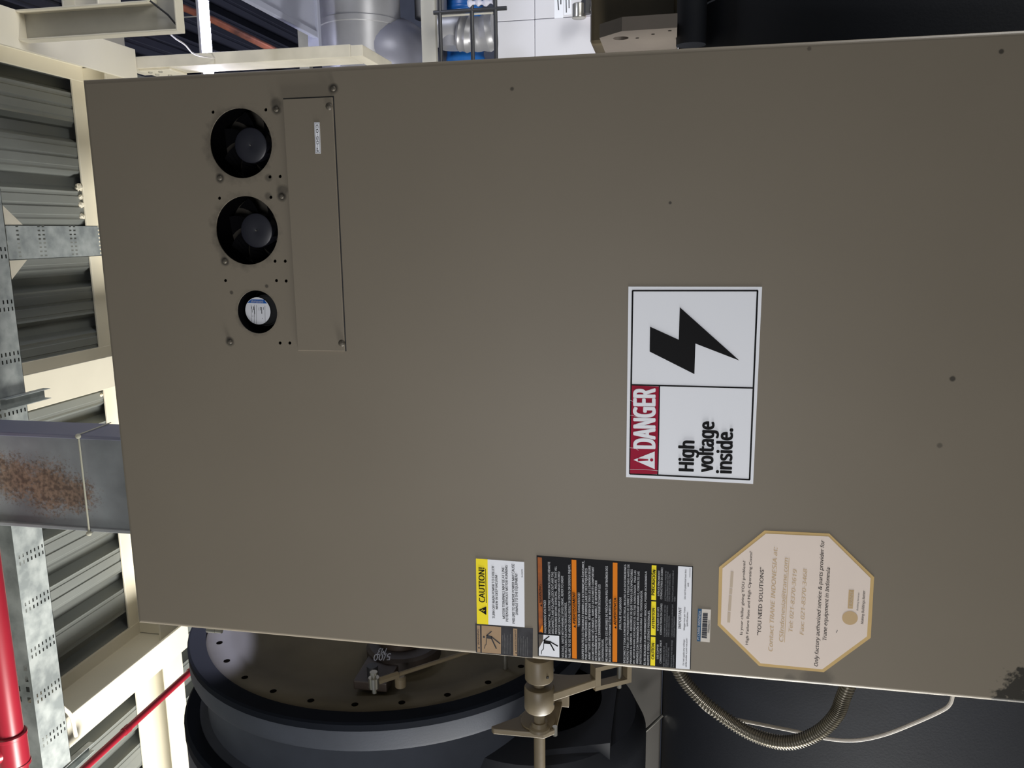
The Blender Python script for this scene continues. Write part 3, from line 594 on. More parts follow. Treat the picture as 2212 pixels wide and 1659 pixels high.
RA = (-0.155, 0.1291, 2.0738); RB = (-0.155, 0.295, 1.9004)
RC = Vector(RA).lerp(Vector(RB), 1.3)
MB().tube([RA, RC], 0.0045, 12).build('rod', BROWNISH, lk)
MB().lathe([(-0.228, 0.006), (-0.142, 0.006), (-0.141, 0.010), (-0.136, 0.010)], 'X', (RC.y, RC.z), 12).build('far_pin', CHROME, lk)
MB().tube([RA, Vector(RA).lerp(Vector(RB), 0.22)], 0.0075, 6, smooth=False).build('rod_sleeve', BROWNISH, lk)
MB().lathe([(-0.166, 0.011), (-0.144, 0.011)], 'X', (RA[1], RA[2]), 16).build('rod_eye', CHROME, lk)
MB().lathe([(-0.178, 0.005), (-0.139, 0.005), (-0.137, 0.008), (-0.132, 0.008)], 'X', (RA[1], RA[2]), 12).build('pin', CHROME, lk)

# flexible conduit and cables left of the cabinet foot
ctrl = [(0.004, 0.17, 1.50), (-0.0838, 0.17, 1.4759), (-0.1318, 0.16, 1.4375), (-0.1674, 0.14, 1.3778), (-0.1813, 0.12, 1.3249), (-0.1731, 0.1, 1.275), (-0.1428, 0.09, 1.2307), (-0.1011, 0.085, 1.2023), (-0.0599, 0.085, 1.191), (0.004, 0.085, 1.172)]
cp_ = curve_pts(ctrl, 620)
fc = MB().tube(cp_, [0.0118 + 0.0016 * math.sin(2 * PI * j / 6.0) for j in range(620)], 14).build('flexible_conduit', CONDUITM); tag(fc, 'ribbed metal flexible conduit looping out from behind the cabinet', 'conduit')
c1 = [(-0.1126, 0.2, 1.4768), (-0.1616, 0.19, 1.4359), (-0.18, 0.18, 1.4094), (-0.1811, 0.17, 1.3711), (-0.1824, 0.16, 1.3042), (-0.1816, 0.15, 1.2558), (-0.1835, 0.14, 1.2004), (-0.1741, 0.13, 1.155), (-0.1512, 0.12, 1.1119), (-0.1107, 0.1, 1.0704), (-0.0743, 0.085, 1.0352), (-0.0578, 0.08, 1.0242), (-0.04, 0.078, 1.0212), (-0.0209, 0.076, 1.022)]
wc = MB().tube(curve_pts(c1, 90), 0.0033, 8).build('thin_cable', CABLEW); tag(wc, 'thin whitish cable drooping below the ribbed conduit', 'cable')

# ------------------------------------------------------------------ the tan cabinet
CAB_SPOTS = []
for (p, r, s) in (((0.886, 2.213), 0.0, 0.0),): pass
cb = thing('control_cabinet', (0.5, 0.12, 0), 'tall tan steel control cabinet covered with warning stickers', 'cabinet')
fans = [(0.8862, 2.2128, 0.0562), (0.7437, 2.2128, 0.0572), (0.6055, 2.2040, 0.0372)]
holes = [(0.9379, 2.2589), (0.938, 2.1638), (0.8311, 2.164), (0.8314, 2.1457), (0.7982, 2.2589), (0.798, 2.1647), (0.6923, 2.1646), (0.6922, 2.146), (0.6595, 2.2593), (0.6595, 2.1643), (0.6588, 2.1465), (0.5522, 2.1649), (0.5525, 2.1468)]
screws = [(0.938, 2.1449), (0.8317, 2.2552), (0.7992, 2.1446), (0.6927, 2.2574), (0.5532, 2.2593), (0.9662, 2.0442)]
X0, X1, Z0, Z1 = 0.0, 1.0, 0.25, 2.5
def front_plate():
    bm = bmesh.new(); loops = []
    r = 0.008
    loops.append([bm.verts.new(p) for p in ((X0 + r, 0, Z0), (X1 - r, 0, Z0), (X1 - r, 0, Z1 - r), (X0 + r, 0, Z1 - r))])
    for (x, z, rr) in fans: loops.append([bm.verts.new((x + rr * math.cos(2 * PI * k / 56), 0, z + rr * math.sin(2 * PI * k / 56))) for k in range(56)])
    for (x, z) in holes: loops.append([bm.verts.new((x + 0.0028 * math.cos(2 * PI * k / 12), 0, z + 0.0028 * math.sin(2 * PI * k / 12))) for k in range(12)])
    es = [bm.edges.new((L[i], L[(i + 1) % len(L)])) for L in loops for i in range(len(L))]
    bmesh.ops.triangle_fill(bm, use_beauty=True, edges=es)
    # fold the sheet back round the edges, and a lip inside every hole
    for L in loops[1:]:
        B = [bm.verts.new((v.co.x, 0.002, v.co.z)) for v in L]
        for i in range(len(L)): bm.faces.new((L[i], L[(i + 1) % len(L)], B[(i + 1) % len(L)], B[i]))
    prev = loops[0]
    for dy, dx in [(r - r * math.cos(j * PI / 12), r * math.sin(j * PI / 12)) for j in range(1, 7)] + [(0.030, r)]:
        cur = [bm.verts.new((v[0], dy, v[1])) for v in ((X0 + r - dx, Z0), (X1 - r + dx, Z0), (X1 - r + dx, Z1 - r + dx), (X0 + r - dx, Z1 - r + dx))]
        for i in (1, 2, 3): bm.faces.new((prev[i], prev[(i + 1) % 4], cur[(i + 1) % 4], cur[i]))
        prev = cur
    bmesh.ops.recalc_face_normals(bm, faces=bm.faces)
    me = bpy.data.meshes.new('front_door'); bm.to_mesh(me); bm.free(); return me
fd = link('front_door', front_plate(), TAN, cb)
MB().box(X0 + 0.006, X1 - 0.006, 0.06, 0.25, Z0, Z1 - 0.006).build('cabinet_body', TAN_SHADE, cb)
MB().box(X0 + 0.006, X0 + 0.009, 0.012, 0.06, Z0, Z1 - 0.006).build('side_wall', TAN, cb); MB().box(X1 - 0.009, X1 - 0.006, 0.012, 0.06, Z0, Z1 - 0.006).build('side_wall', TAN, cb)
MB().box(X0 + 0.009, X1 - 0.009, 0.012, 0.06, Z1 - 0.009, Z1 - 0.006).build('top_wall', TAN, cb)
for sx in (0.06, 0.86): MB().box(sx, sx + 0.08, 0.06, 0.20, 0, Z0).build('leg', TAN, cb)
# stains fixed to the paint
spots = [(p[0], 0, p[1], 0.010, 0.8) for p in screws] + [(0.8855, 0, 2.2170, 0.0665, 0.8), (0.7420, 0, 2.2165, 0.0675, 0.8), (0.6055, 0, 2.2050, 0.0425, 0.7)]
for p, r, s in (((0.0097, 1.2528), 0.030, 0.4), ((0.0068, 1.2961), 0.012, 0.3), ((-0.0026, 1.0903), 0.006, 0.9), ((-0.0007, 1.0576), 0.006, 0.9), ((0.5156, 1.0905), 0.005, 0.8), ((0.4132, 1.1001), 0.005, 0.5), ((0.9531, 1.7518), 0.004, 0.7), ((0.9731, 1.0665), 0.004, 0.8), ((0.9896, 1.3184), 0.004, 0.5), ((0.6501, 2.183), 0.004, 0.7), ((0.6388, 2.2496), 0.004, 0.7), ((0.7777, 1.5082), 0.003, 0.8), ((0.9655, 2.0442), 0.010, 0.5), ((0.9467, 2.1443), 0.012, 0.5), ((0.8082, 2.1431), 0.012, 0.5), ((0.7996, 2.1688), 0.008, 0.5), ((0.8297, 2.1666), 0.008, 0.5)):
    spots.append((p[0], 0, p[1], r, s))
blotches(TAN, spots, rgb(36, 34, 32), 70.0, 0.28)
blotches(TAN, [(p[0], 0, p[1], r, 0.95) for p, r in (((0.0331, 0.951), 0.030), ((0.019, 0.9642), 0.022), ((0.0079, 0.979), 0.017), ((0.0114, 0.9463), 0.028), ((0.0564, 0.9545), 0.010))], rgb(34, 32, 28), 130.0, 1.1)
for p in screws + []:
    MB().lathe([(-0.0035, 0.0008), (-0.003, 0.003), (-0.0015, 0.0042), (0.0, 0.0045)], 'Y', p, 14).build('screw', SCREWM, cb)
# blank cover plate below the fans
cv = MB().box(0.5405, 0.9525, -0.0035, -0.0002, 2.0455, 2.1310).build('cover_plate', TANP, cb, bevel=0.0006, seg=2)
MB().prism([(0.5400, 2.0436), (0.9545, 2.0436), (0.9545, 2.1315), (0.9515, 2.1315), (0.9515, 2.0465), (0.5400, 2.0465)], 'Y', -0.0006, -0.0001).build('shadow_line', BLACKM, cv)  # dark strip painting the gap shadow right of and below the cover
for p in ((0.9381, 2.0513), (0.554, 2.05)): MB().lathe([(-0.0075, 0.0010), (-0.0068, 0.0040), (-0.0052, 0.0056), (-0.0035, 0.0060)], 'Y', p, 16).build('cover_screw', SCREWM, cv)
tgp = sheet('asset_tag', [(0.8659, 2.0792), (0.9145, 2.0782), (0.9143, 2.0692), (0.8657, 2.0698)], WHITES, cv, -0.0035, 0.0006); tag(tgp, 'narrow white code tag')
mb = MB()
for a, b in (((0.867, 2.0779), (0.9133, 2.0771)), ((0.9133, 2.0771), (0.9132, 2.0698)), ((0.9132, 2.0698), (0.8668, 2.0708)), ((0.8668, 2.0708), (0.867, 2.0779))): stroke(mb, [a, b], 0.0007, -0.00425)
mb.build('tag_border', DIMWHITE, cv)
lettering('tag_lettering', [('P-05-03', (0.869, 2.0728), (0.911, 2.0715), 0.0037, 0.012, 0)], INK, cv, -0.0044)
# cooling fans behind the round openings
def fan(i, x, z, r, hub_r, label):
    f = MB().lathe([(0.0035, r + 0.004), (0.060, r + 0.004), (0.0601, r * 0.2)], 'Y', (x, z), 40, cap=False).build('cooling_fan', FANBLACK, cb)
    if not label:
        MB().lathe([(0.0330, 0.0008), (0.0320, 0.004), (0.0322, hub_r * 0.93), (0.0335, hub_r), (0.055, hub_r)], 'Y', (x, z), 40, cap=False).build('fan_hub', HUBM, f)
        MB().lathe([(0.0312, 0.0012), (0.0321, 0.0016)], 'Y', (x, z), 12).build('hub_pin', CHROME, f)
    else:
        MB().lathe([(0.0325, 0.0008), (0.0322, hub_r), (0.0305, hub_r + 0.001), (0.0308, hub_r + 0.003), (0.036, hub_r + 0.004), (0.055, hub_r + 0.004)], 'Y', (x, z), 40, cap=False).build('fan_hub', BLACKP, f)
    for k in range(7):
        a0 = 2 * PI * k / 7 + i; v = []
        for j in range(5):
            rr = hub_r + (r - hub_r) * j / 4
            for da, yy in ((-0.26, 0.037), (0.30, 0.053)): v.append((x + rr * math.cos(a0 + da + 0.1 * j), yy, z + rr * math.sin(a0 + da + 0.1 * j)))
        MB().add(v, [(2 * j, 2 * j + 1, 2 * j + 3, 2 * j + 2) for j in range(4)]).build('fan_blade', FANBLACK, f)
    return f
fan(0, 0.8862, 2.2128, 0.0562, 0.0292, False); fan(1, 0.7437, 2.2128, 0.0572, 0.0292, False)
f3 = fan(2, 0.6055, 2.2040, 0.0372, 0.0246, True); tag(f3, 'smallest fan, with a white rating label on its hub')
FC = (0.6044, 2.2188)
def in_hub(p): return p
mb = MB(); disc(mb, FC, 0.0240, 0.0300, 36); mb.build('hub_label', WHITES, f3)
mb = MB(); quad(mb, [(0.6247, 2.2299), (0.6244, 2.2053), (0.6176, 2.2003), (0.6186, 2.2381)], 0.0297); mb.build('hub_band', BLUE, f3)
lettering('hub_brand', [('ebmpapst', (0.6194, 2.2306), (0.6189, 2.2069), 0.0043, 0.006, 0)], SOFTWHITE, f3, 0.0295)
mb = MB()
for a, b in (((0.615, 2.2247), (0.5816, 2.2272)), ((0.615, 2.2207), (0.5805, 2.2231)), ((0.6134, 2.2045), (0.5845, 2.2058)), ((0.615, 2.2307), (0.5843, 2.2323))): stroke(mb, [a, b], 0.0004, 0.0296)
for (xx, ya, yb, wd) in ((545, 545, 600, 2.2), (558, 610, 700, 2.0), (600, 545, 640, 3.2), (620, 545, 750, 2.2), (790, 555, 640, 2.4), (818, 560, 740, 3.2), (748, 570, 650, 1.6), (875, 560, 625, 2.0), (550, 790, 815, 1.6), (600, 780, 830, 1.4), (825, 850, 875, 1.8)):
    y0_ = ya
    while y0_ < yb:
        y1_ = min(yb, y0_ + 14); FS = 0.0000655
        stroke(mb, [(FC[0] - (y0_ - 660) * FS, FC[1] - (xx - 710) * FS * 1.06), (FC[0] - (y1_ - 660) * FS, FC[1] - (xx - 710) * FS * 1.06)], wd * 0.00035, 0.0296); y0_ += 20
mb.build('hub_small_print', INK, f3)
# hinge on the left edge
hg = MB(); hg.lathe([(2.3290, 0.0045), (2.3420, 0.0045)], 'Z', (-0.006, 0.012), 14); hg.lathe([(2.3425, 0.0050), (2.3600, 0.0050)], 'Z', (-0.006, 0.012), 14); hg.box(-0.002, 0.010, 0.008, 0.012, 2.328, 2.360)
hg.build('hinge', CHROME, cb)

# ---- stickers
T = 0.0005
def sticker(name, pts, m, label): 
    o = sheet(name, pts, m, cb, -0.0001, T); tag(o, label); return o
L1, L2, L3, L4 = -0.00085, -0.00110, -0.00135, -0.00160
# danger sign
dg = sticker('danger_sign', [(0.6506, 1.5694), (0.6507, 1.3683), (0.3391, 1.3683), (0.3406, 1.5685)], WHITES, 'large white danger sign with a black lightning bolt')
A_, B_, C_, D_ = (0.6442, 1.5628), (0.6448, 1.3747), (0.3459, 1.374), (0.3465, 1.5625)
mb = MB(); stroke(mb, [A_, B_, C_, D_, A_], 0.0026, L1); stroke(mb, [(0.4944, 1.5612), (0.4941, 1.3749)], 0.0024, L1 - 0.00002); stroke(mb, [(0.4929, 1.5182), (0.348, 1.5176)], 0.0022, L1 - 0.00004)
mb.build('sign_border', INK, dg)
mb = MB(); quad(mb, [(0.4933, 1.5616), (0.4927, 1.519), (0.348, 1.5184), (0.3472, 1.5621)], L1 - 0.00006); mb.build('red_band', CRIMSON, dg)
mb = MB(); quad(mb, [(0.3704, 1.5569), (0.386, 1.5233), (0.3564, 1.5227)], L2); mb.build('warning_triangle', WHITES, dg)
mb = MB(); quad(mb, [(0.3682, 1.5499), (0.3731, 1.55), (0.3725, 1.5333), (0.3703, 1.5332)], L3); disc(mb, (0.3716, 1.5279), 0.0026, L3); mb.build('exclamation_mark', CRIMSON, dg)
lettering('danger_lettering', [('DANGER', (0.3918, 1.5232), (0.4882, 1.525), 0.0334, 0.030, 0)], WHITES, dg, L2)
lettering('sign_lettering', [('High', (0.3563, 1.4616), (0.4049, 1.4617), 0.0226, 0.031, 0), ('voltage', (0.3562, 1.4316), (0.4373, 1.4321), 0.0226, 0.031, 0), ('inside.', (0.3558, 1.4024), (0.4273, 1.4032), 0.0226, 0.031, 0)], INK, dg, L2)
mb = MB(); bolt = [(0.6187, 1.4898), (0.5369, 1.3973), (0.5624, 1.4644), (0.514, 1.4646), (0.5485, 1.5346), (0.5879, 1.5348), (0.5679, 1.4901)]
mb.add([(p[0], L2, p[1]) for p in bolt], [(0, 1, 2), (0, 2, 6), (2, 3, 4), (2, 4, 6), (4, 5, 6)]); mb.build('lightning_bolt', INK, dg)
mb = MB()
for s in ([(0.3545, 1.5627), (0.3551, 1.5389), (0.3539, 1.5175)], [(0.3906, 1.5632), (0.39, 1.5546), (0.3867, 1.5492)], [(0.4449, 1.5641), (0.4442, 1.5587), (0.4396, 1.5448)], [(0.4692, 1.564), (0.4675, 1.5591)]): stroke(mb, s, 0.0004, L3)
mb.build('scratch_mark', WHITES, dg)

# yellow and white caution sticker
ca = sticker('caution_sticker', [(0.1815, 1.8241), (0.1811, 1.7392), (0.0607, 1.7394), (0.0597, 1.8245)], WHITES, 'white caution sticker with a yellow heading')
mb = MB(); quad(mb, [(0.1815, 1.8241), (0.1816, 1.8033), (0.0601, 1.804), (0.0597, 1.8245)], L1); mb.build('yellow_band', YELLOW, ca)
mb = MB(); quad(mb, [(0.0864, 1.8212), (0.0941, 1.807), (0.078, 1.8073)], L2); mb.build('warning_triangle', INK, ca); mb = MB(); stroke(mb, [(0.1009, 1.8068), (0.1639, 1.8072)], 0.0011, L2); mb.build('underline', INK, ca)
mb = MB(); stroke(mb, [(0.0857, 1.8166), (0.0876, 1.813), (0.0845, 1.8128), (0.087, 1.8095)], 0.0010, L3); mb.build('triangle_bolt', YELLOW, ca)
lettering('caution_lettering', [('CAUTION!', (0.1014, 1.8095), (0.1655, 1.8094), 0.0102, 0.016, 0),
  ('TURN OFF MAIN POWER TO CHILLER', (0.0727, 1.7919), (0.1697, 1.7919), 0.0043, 0.010, 0), ('WHEN IN DEEP VACUUM', (0.0898, 1.7862), (0.1531, 1.7864), 0.0041, 0.010, 0),
  ('MOTOR TERMINALS MAY BE AT LINE', (0.0736, 1.774), (0.1687, 1.774), 0.0043, 0.010, 0), ('POTENTIAL WITHOUT MOTOR RUNNING', (0.0691, 1.7682), (0.1727, 1.7682), 0.0043, 0.010, 0),
  ('FAILURE TO REMOVE POWER MAY CAUSE', (0.0665, 1.7565), (0.1761, 1.7563), 0.0046, 0.010, 0), ('DAMAGE TO THE EQUIPMENT', (0.0827, 1.7508), (0.1596, 1.7509), 0.0043, 0.010, 0),
  ('39-430203', (0.1526, 1.7415), (0.1679, 1.7417), 0.0025, 0.0, 0)], INK, ca, L2)

def falling_figure(mb, P_, y, w):
    """P_: zigzag points, raised arm, torso quad, two legs, other arm, head (centre, radius)"""
    stroke(mb, P_['zig'], w * 0.6, y); stroke(mb, P_['arm'], w, y); quad(mb, P_['torso'], y)
    for l in P_['legs']: stroke(mb, l, w * 1.15, y)
    if 'head' in P_: disc(mb, P_['head'][0], P_['head'][1], y)
# small faded warning sticker
sw = sticker('faded_warning_sticker', [(0.0597, 1.8276), (0.0596, 1.7248), (0.0042, 1.7256), (0.0044, 1.8275)], FADEDBLACK, 'faded dark warning sticker with a tan picture')
mb = MB(); quad(mb, [(0.0575, 1.8163), (0.0575, 1.7812), (0.0065, 1.7822), (0.0056, 1.8168)], L1); mb.build('picture_panel', TANPRINT, sw)
for pts in ([(0.057, 1.8249), (0.057, 1.819), (0.0059, 1.8193), (0.0058, 1.8252)], [(0.0568, 1.7596), (0.0567, 1.7526), (0.0053, 1.7531), (0.0054, 1.7599)]): mb = MB(); quad(mb, pts, L1); mb.build('tan_band', TANPRINT, sw)
mb = MB(); falling_figure(mb, dict(zig=[(0.0138, 1.8116), (0.0201, 1.8104), (0.0223, 1.8084), (0.0374, 1.8074)], arm=[(0.0387, 1.8078), (0.048, 1.7984)], torso=[(0.0403, 1.8076), (0.0399, 1.8035), (0.0383, 1.7978), (0.0334, 1.7989), (0.0337, 1.807)], legs=[[(0.0378, 1.799), (0.0258, 1.7834)], [(0.0347, 1.7988), (0.0158, 1.7903)]], head=((0.0359, 1.8123), 0.0019)), L2, 0.0019)
stroke(mb, [(0.0577, 1.8177), (0.006, 1.818)], 0.0010, L2); mb.build('shock_figure', FADEDBLACK, sw)
lettering('band_lettering', [('WARNING', (0.0198, 1.8206), (0.05, 1.8208), 0.0032, 0.008, 0), ('AVERTISSEMENT', (0.0148, 1.7539), (0.0544, 1.7541), 0.003, 0.008, 0)], FADEDBLACK, sw, L2)
for pts in ([(0.0141, 1.8237), (0.0164, 1.8206), (0.0124, 1.8206)], [(0.0108, 1.7568), (0.0127, 1.7539), (0.0092, 1.7538)]): mb = MB(); quad(mb, pts, L2); mb.build('band_triangle', FADEDBLACK, sw)
mb = MB()
for k, (a, b) in enumerate((((0.0071, 1.7785), (0.0429, 1.7787)), ((0.0074, 1.7757), (0.0459, 1.7756)), ((0.0076, 1.7729), (0.0382, 1.773)), ((0.0076, 1.7701), (0.0437, 1.7699)), ((0.0079, 1.7673), (0.0373, 1.7675)), ((0.0078, 1.7646), (0.0455, 1.7647)), ((0.0072, 1.7504), (0.0402, 1.7505)), ((0.0068, 1.7474), (0.0444, 1.7475)), ((0.0071, 1.7444), (0.0395, 1.7446)), ((0.007, 1.7414), (0.0437, 1.7416)), ((0.007, 1.7379), (0.0387, 1.7382)), ((0.0073, 1.7347), (0.043, 1.7349)))):
    stroke(mb, [a, b], 0.0008, L1)
mb.build('worn_print_rows', mat('worn_grey_print', rgb(92, 92, 94), 0.5, var=0.5, scale=160), sw)

# big black warning sticker
bw = sticker('warning_sticker', [(0.1945, 1.7176), (0.1933, 1.4572), (0.0092, 1.4558), (0.0085, 1.7163)], BLACKS, 'tall black warning sticker in three languages with orange bands')
mb = MB(); quad(mb, [(0.1917, 1.7158), (0.1914, 1.7084), (0.0538, 1.7071), (0.0537, 1.7144)], L1); mb.build('worn_orange_band', ORANGED, bw)
mb = MB(); quad(mb, [(0.0673, 1.709), (0.0668, 1.7071), (0.0535, 1.707), (0.0561, 1.7128)], L2); mb.build('orange_corner', ORANGE, bw)
for pts in ([(0.1913, 1.6576), (0.1911, 1.6496), (0.0103, 1.6481), (0.0104, 1.6562)], [(0.1909, 1.5883), (0.191, 1.5806), (0.0107, 1.5788), (0.0104, 1.5868)]): mb = MB(); quad(mb, pts, L1); mb.build('orange_band', ORANGE, bw)
for pts in ([(0.0629, 1.5229), (0.0629, 1.5153), (0.0102, 1.5149), (0.0101, 1.5227)], [(0.1268, 1.5233), (0.1269, 1.5156), (0.0657, 1.5151), (0.0658, 1.523)], [(0.191, 1.524), (0.1909, 1.5164), (0.1292, 1.5158), (0.1294, 1.5236)]): mb = MB(); quad(mb, pts, L1); mb.build('yellow_band', YELLOW, bw)
mb = MB(); quad(mb, [(0.0499, 1.7069), (0.05, 1.6788), (0.0099, 1.6784), (0.0098, 1.7146), (0.0244, 1.7143), (0.0385, 1.7076)], L1); mb.build('picture_panel', WHITES, bw); mb = MB(); quad(mb, [(0.1922, 1.4812), (0.1925, 1.4587), (0.0093, 1.4572), (0.0089, 1.4802)], L1); mb.build('notice_panel', WHITES, bw)
mb = MB(); quad(mb, [(0.0499, 1.7148), (0.0499, 1.7063), (0.0383, 1.707), (0.024, 1.7143)], L1 - 0.00003); mb.build('peeled_patch', mat('brown_peel', rgb(84, 74, 66), 0.6, var=0.4, scale=120), bw)
mb = MB(); falling_figure(mb, dict(zig=[(0.0127, 1.7103), (0.0192, 1.7095), (0.0233, 1.7062), (0.037, 1.7054)], arm=[(0.0389, 1.706), (0.048, 1.6962)], torso=[(0.0404, 1.706), (0.0389, 1.6943), (0.0333, 1.6941), (0.0333, 1.7057)], legs=[[(0.038, 1.6949), (0.0308, 1.6812)], [(0.0349, 1.6946), (0.0217, 1.6875)]]), L2, 0.0020)
mb.build('shock_figure', INK, bw)
for pts in ([(0.1038, 1.7119), (0.1066, 1.7086), (0.1016, 1.7086)], [(0.0698, 1.654), (0.0729, 1.6501), (0.0676, 1.6501)], [(0.0742, 1.5845), (0.0772, 1.581), (0.0719, 1.5809)]): mb = MB(); quad(mb, pts, L2); mb.build('band_triangle', INK, bw)
lettering('band_lettering', [('WARNING', (0.1088, 1.7087), (0.1424, 1.7092), 0.0047, 0.012, 0),], INK, bw, L2)
lettering('band_lettering', [('AVERTISSEMENT', (0.0746, 1.6501), (0.1333, 1.6507), 0.0052, 0.018, 0)], INK, bw, L2)
lettering('band_lettering', [('ADVERTENCIA', (0.0789, 1.581), (0.1284, 1.5814), 0.0045, 0.018, 0)], INK, bw, L2)
lettering('band_lettering', [('CAUTION', (0.0223, 1.5166), (0.0513, 1.5168), 0.0048, 0.016, 0), ('ATTENTION', (0.0778, 1.517), (0.1148, 1.5175), 0.0045, 0.016, 0), ('PRECAUCIÓN', (0.1382, 1.5186), (0.1827, 1.5176), 0.0048, 0.016, 0),
], INK, bw, L2)
lettering('notice_lettering', [('IMPORTANT', (0.0816, 1.4736), (0.1197, 1.4738), 0.0045, 0.008, 0), ('Do not apply any voltage', (0.016, 1.4666), (0.0626, 1.4669), 0.0026, 0.006, 0), ('while under a pure vacuum', (0.0131, 1.4623), (0.0649, 1.4626), 0.0026, 0.006, 0),
  ('Megger test per Trane', (0.0797, 1.4672), (0.1208, 1.4674), 0.0026, 0.006, 0), ('specifications.', (0.0866, 1.4626), (0.1131, 1.4627), 0.0026, 0.006, 0), ('Do not hi-potential test this', (0.1352, 1.4675), (0.1874, 1.4676), 0.0026, 0.006, 0), ('unit.', (0.1574, 1.463), (0.1646, 1.463), 0.0026, 0.006, 0)], INK, bw, L2)
B0 = 0.012
lettering('warning_lettering', [('HAZARDOUS VOLTAGE!', (0.0536, 1.7012), (0.1138, 1.7019), 0.0037, B0, 0),
  ('DISCONNECT ALL ELECTRIC POWER INCLUDING REMOTE', (0.0525, 1.6939), (0.1846, 1.6943), 0.0036, B0, 0), ('DISCONNECTS AND FOLLOW LOCK OUT AND TAG', (0.053, 1.6881), (0.1666, 1.6886), 0.0036, B0, 0), ('PROCEDURES BEFORE SERVICING.  INSURE THAT ALL', (0.0535, 1.6823), (0.1777, 1.683), 0.0036, B0, 0), ('MOTOR CAPACITORS HAVE DISCHARGED STORED', (0.0532, 1.6766), (0.1681, 1.6775), 0.0036, B0, 0),
  ('VOLTAGE.  UNITS WITH VARIABLE SPEED DRIVE, REFER TO DRIVE', (0.0103, 1.6706), (0.161, 1.6718), 0.0036, B0, 0), ('INSTRUCTIONS FOR CAPACITOR DISCHARGE.', (0.0102, 1.665), (0.1135, 1.6659), 0.0036, B0, 0), ('FAILURE TO DO THE ABOVE COULD RESULT IN DEATH OR SERIOUS INJURY.', (0.0106, 1.6588), (0.1826, 1.6597), 0.0036, B0, 0),
], SOFTWHITE, bw, L2)
lettering('warning_lettering', [('TENSION DANGEREUSE!', (0.0704, 1.6427), (0.1325, 1.6431), 0.0037, B0, 0),
  ("COUPER TOUTES LES TENSIONS ET OUVRIR LES SECTIONNEURS À DISTANCE,", (0.0105, 1.6359), (0.1905, 1.6363), 0.0036, B0, 0), ("PUIS SUIVRE LES PROCÉDURES DE VERROUILLAGE ET DES ÉTIQUETTES", (0.0109, 1.6302), (0.1776, 1.631), 0.0036, B0, 0), ("AVANT TOUTE INTERVENTION.  VÉRIFIER QUE TOUS LES CONDENSATEURS", (0.0111, 1.6244), (0.1824, 1.6254), 0.0036, B0, 0),
  ("DES MOTEURS SONT DÉCHARGÉS.  DANS LE CAS D'UNITÉS COMPORTANT", (0.0107, 1.6185), (0.1814, 1.6199), 0.0036, B0, 0), ("DES ENTRAÎNEMENTS À VITESSE VARIABLE, SE REPORTER AUX", (0.0108, 1.6131), (0.1572, 1.6143), 0.0036, B0, 0), ("INSTRUCTIONS DE L'ENTRAÎNEMENT POUR DÉCHARGER LES", (0.0106, 1.6074), (0.1505, 1.6086), 0.0036, B0, 0), ("CONDENSATEURS.", (0.0109, 1.6018), (0.0515, 1.6021), 0.0036, B0, 0),
  ("NE PAS RESPECTER CES MESURES DE PRÉCAUTION PEUT ENTRAÎNER DES", (0.0104, 1.5951), (0.1839, 1.5966), 0.0036, B0, 0), ("BLESSURES GRAVES POUVANT ÊTRE MORTELLES.", (0.0103, 1.5896), (0.1258, 1.5906), 0.0036, B0, 0),
], SOFTWHITE, bw, L2)
lettering('warning_lettering', [("¡VOLTAJE PELIGROSO!", (0.0713, 1.5726), (0.1298, 1.5731), 0.0035, B0, 0),
  ("DESCONECTE TODA LA ENERGÍA ELÉCTRICA, INCLUSO LAS DESCONEXIONES", (0.0108, 1.5648), (0.189, 1.5661), 0.0033, B0, 0), ("REMOTAS Y SIGA LOS PROCEDIMIENTOS DE CIERRE Y ETIQUETADO ANTES DE", (0.0107, 1.5595), (0.1896, 1.5606), 0.0033, B0, 0), ("PROCEDER AL SERVICIO.  ASEGÚRESE DE QUE TODOS LOS CAPACITORES", (0.0104, 1.554), (0.1815, 1.5552), 0.0033, B0, 0), ("DEL MOTOR HAYAN DESCARGADO EL VOLTAJE ALMACENADO.  PARA LAS", (0.0104, 1.5486), (0.1798, 1.5495), 0.0033, B0, 0), ("UNIDADES CON TRANSMISIÓN DE VELOCIDAD VARIABLE, CONSULTE LAS", (0.0108, 1.5431), (0.1785, 1.5438), 0.0033, B0, 0), ("INSTRUCCIONES PARA LA DESCARGA DEL CONDENSADOR.", (0.0107, 1.5376), (0.1451, 1.5384), 0.0033, B0, 0),
  ("EL NO REALIZAR LO ANTERIORMENTE INDICADO, PODRÍA OCASIONAR LA", (0.0108, 1.5306), (0.1794, 1.5316), 0.0033, B0, 0), ("MUERTE O SERIAS LESIONES PERSONALES.", (0.0106, 1.5249), (0.1104, 1.5255), 0.0033, B0, 0),
], SOFTWHITE, bw, L2)
lettering('column_lettering', [("USE COPPER", (0.0236, 1.5094), (0.0501, 1.5097), 0.0029, B0, 0), ("CONDUCTORS ONLY!", (0.0158, 1.5044), (0.0578, 1.5049), 0.0029, B0, 0), ("N'UTILISER QUE DES", (0.0753, 1.5101), (0.1173, 1.5105), 0.0029, B0, 0), ("CONDUCTEURS EN CUIVRE!", (0.0684, 1.5052), (0.1243, 1.5052), 0.0029, B0, 0), ("¡UTILICE ÚNICAMENTE", (0.1372, 1.5106), (0.1825, 1.5104), 0.0029, B0, 0), ("CONDUCTORES DE COBRE!", (0.1321, 1.5059), (0.188, 1.5057), 0.0029, B0, 0)], SOFTWHITE, bw, L2)
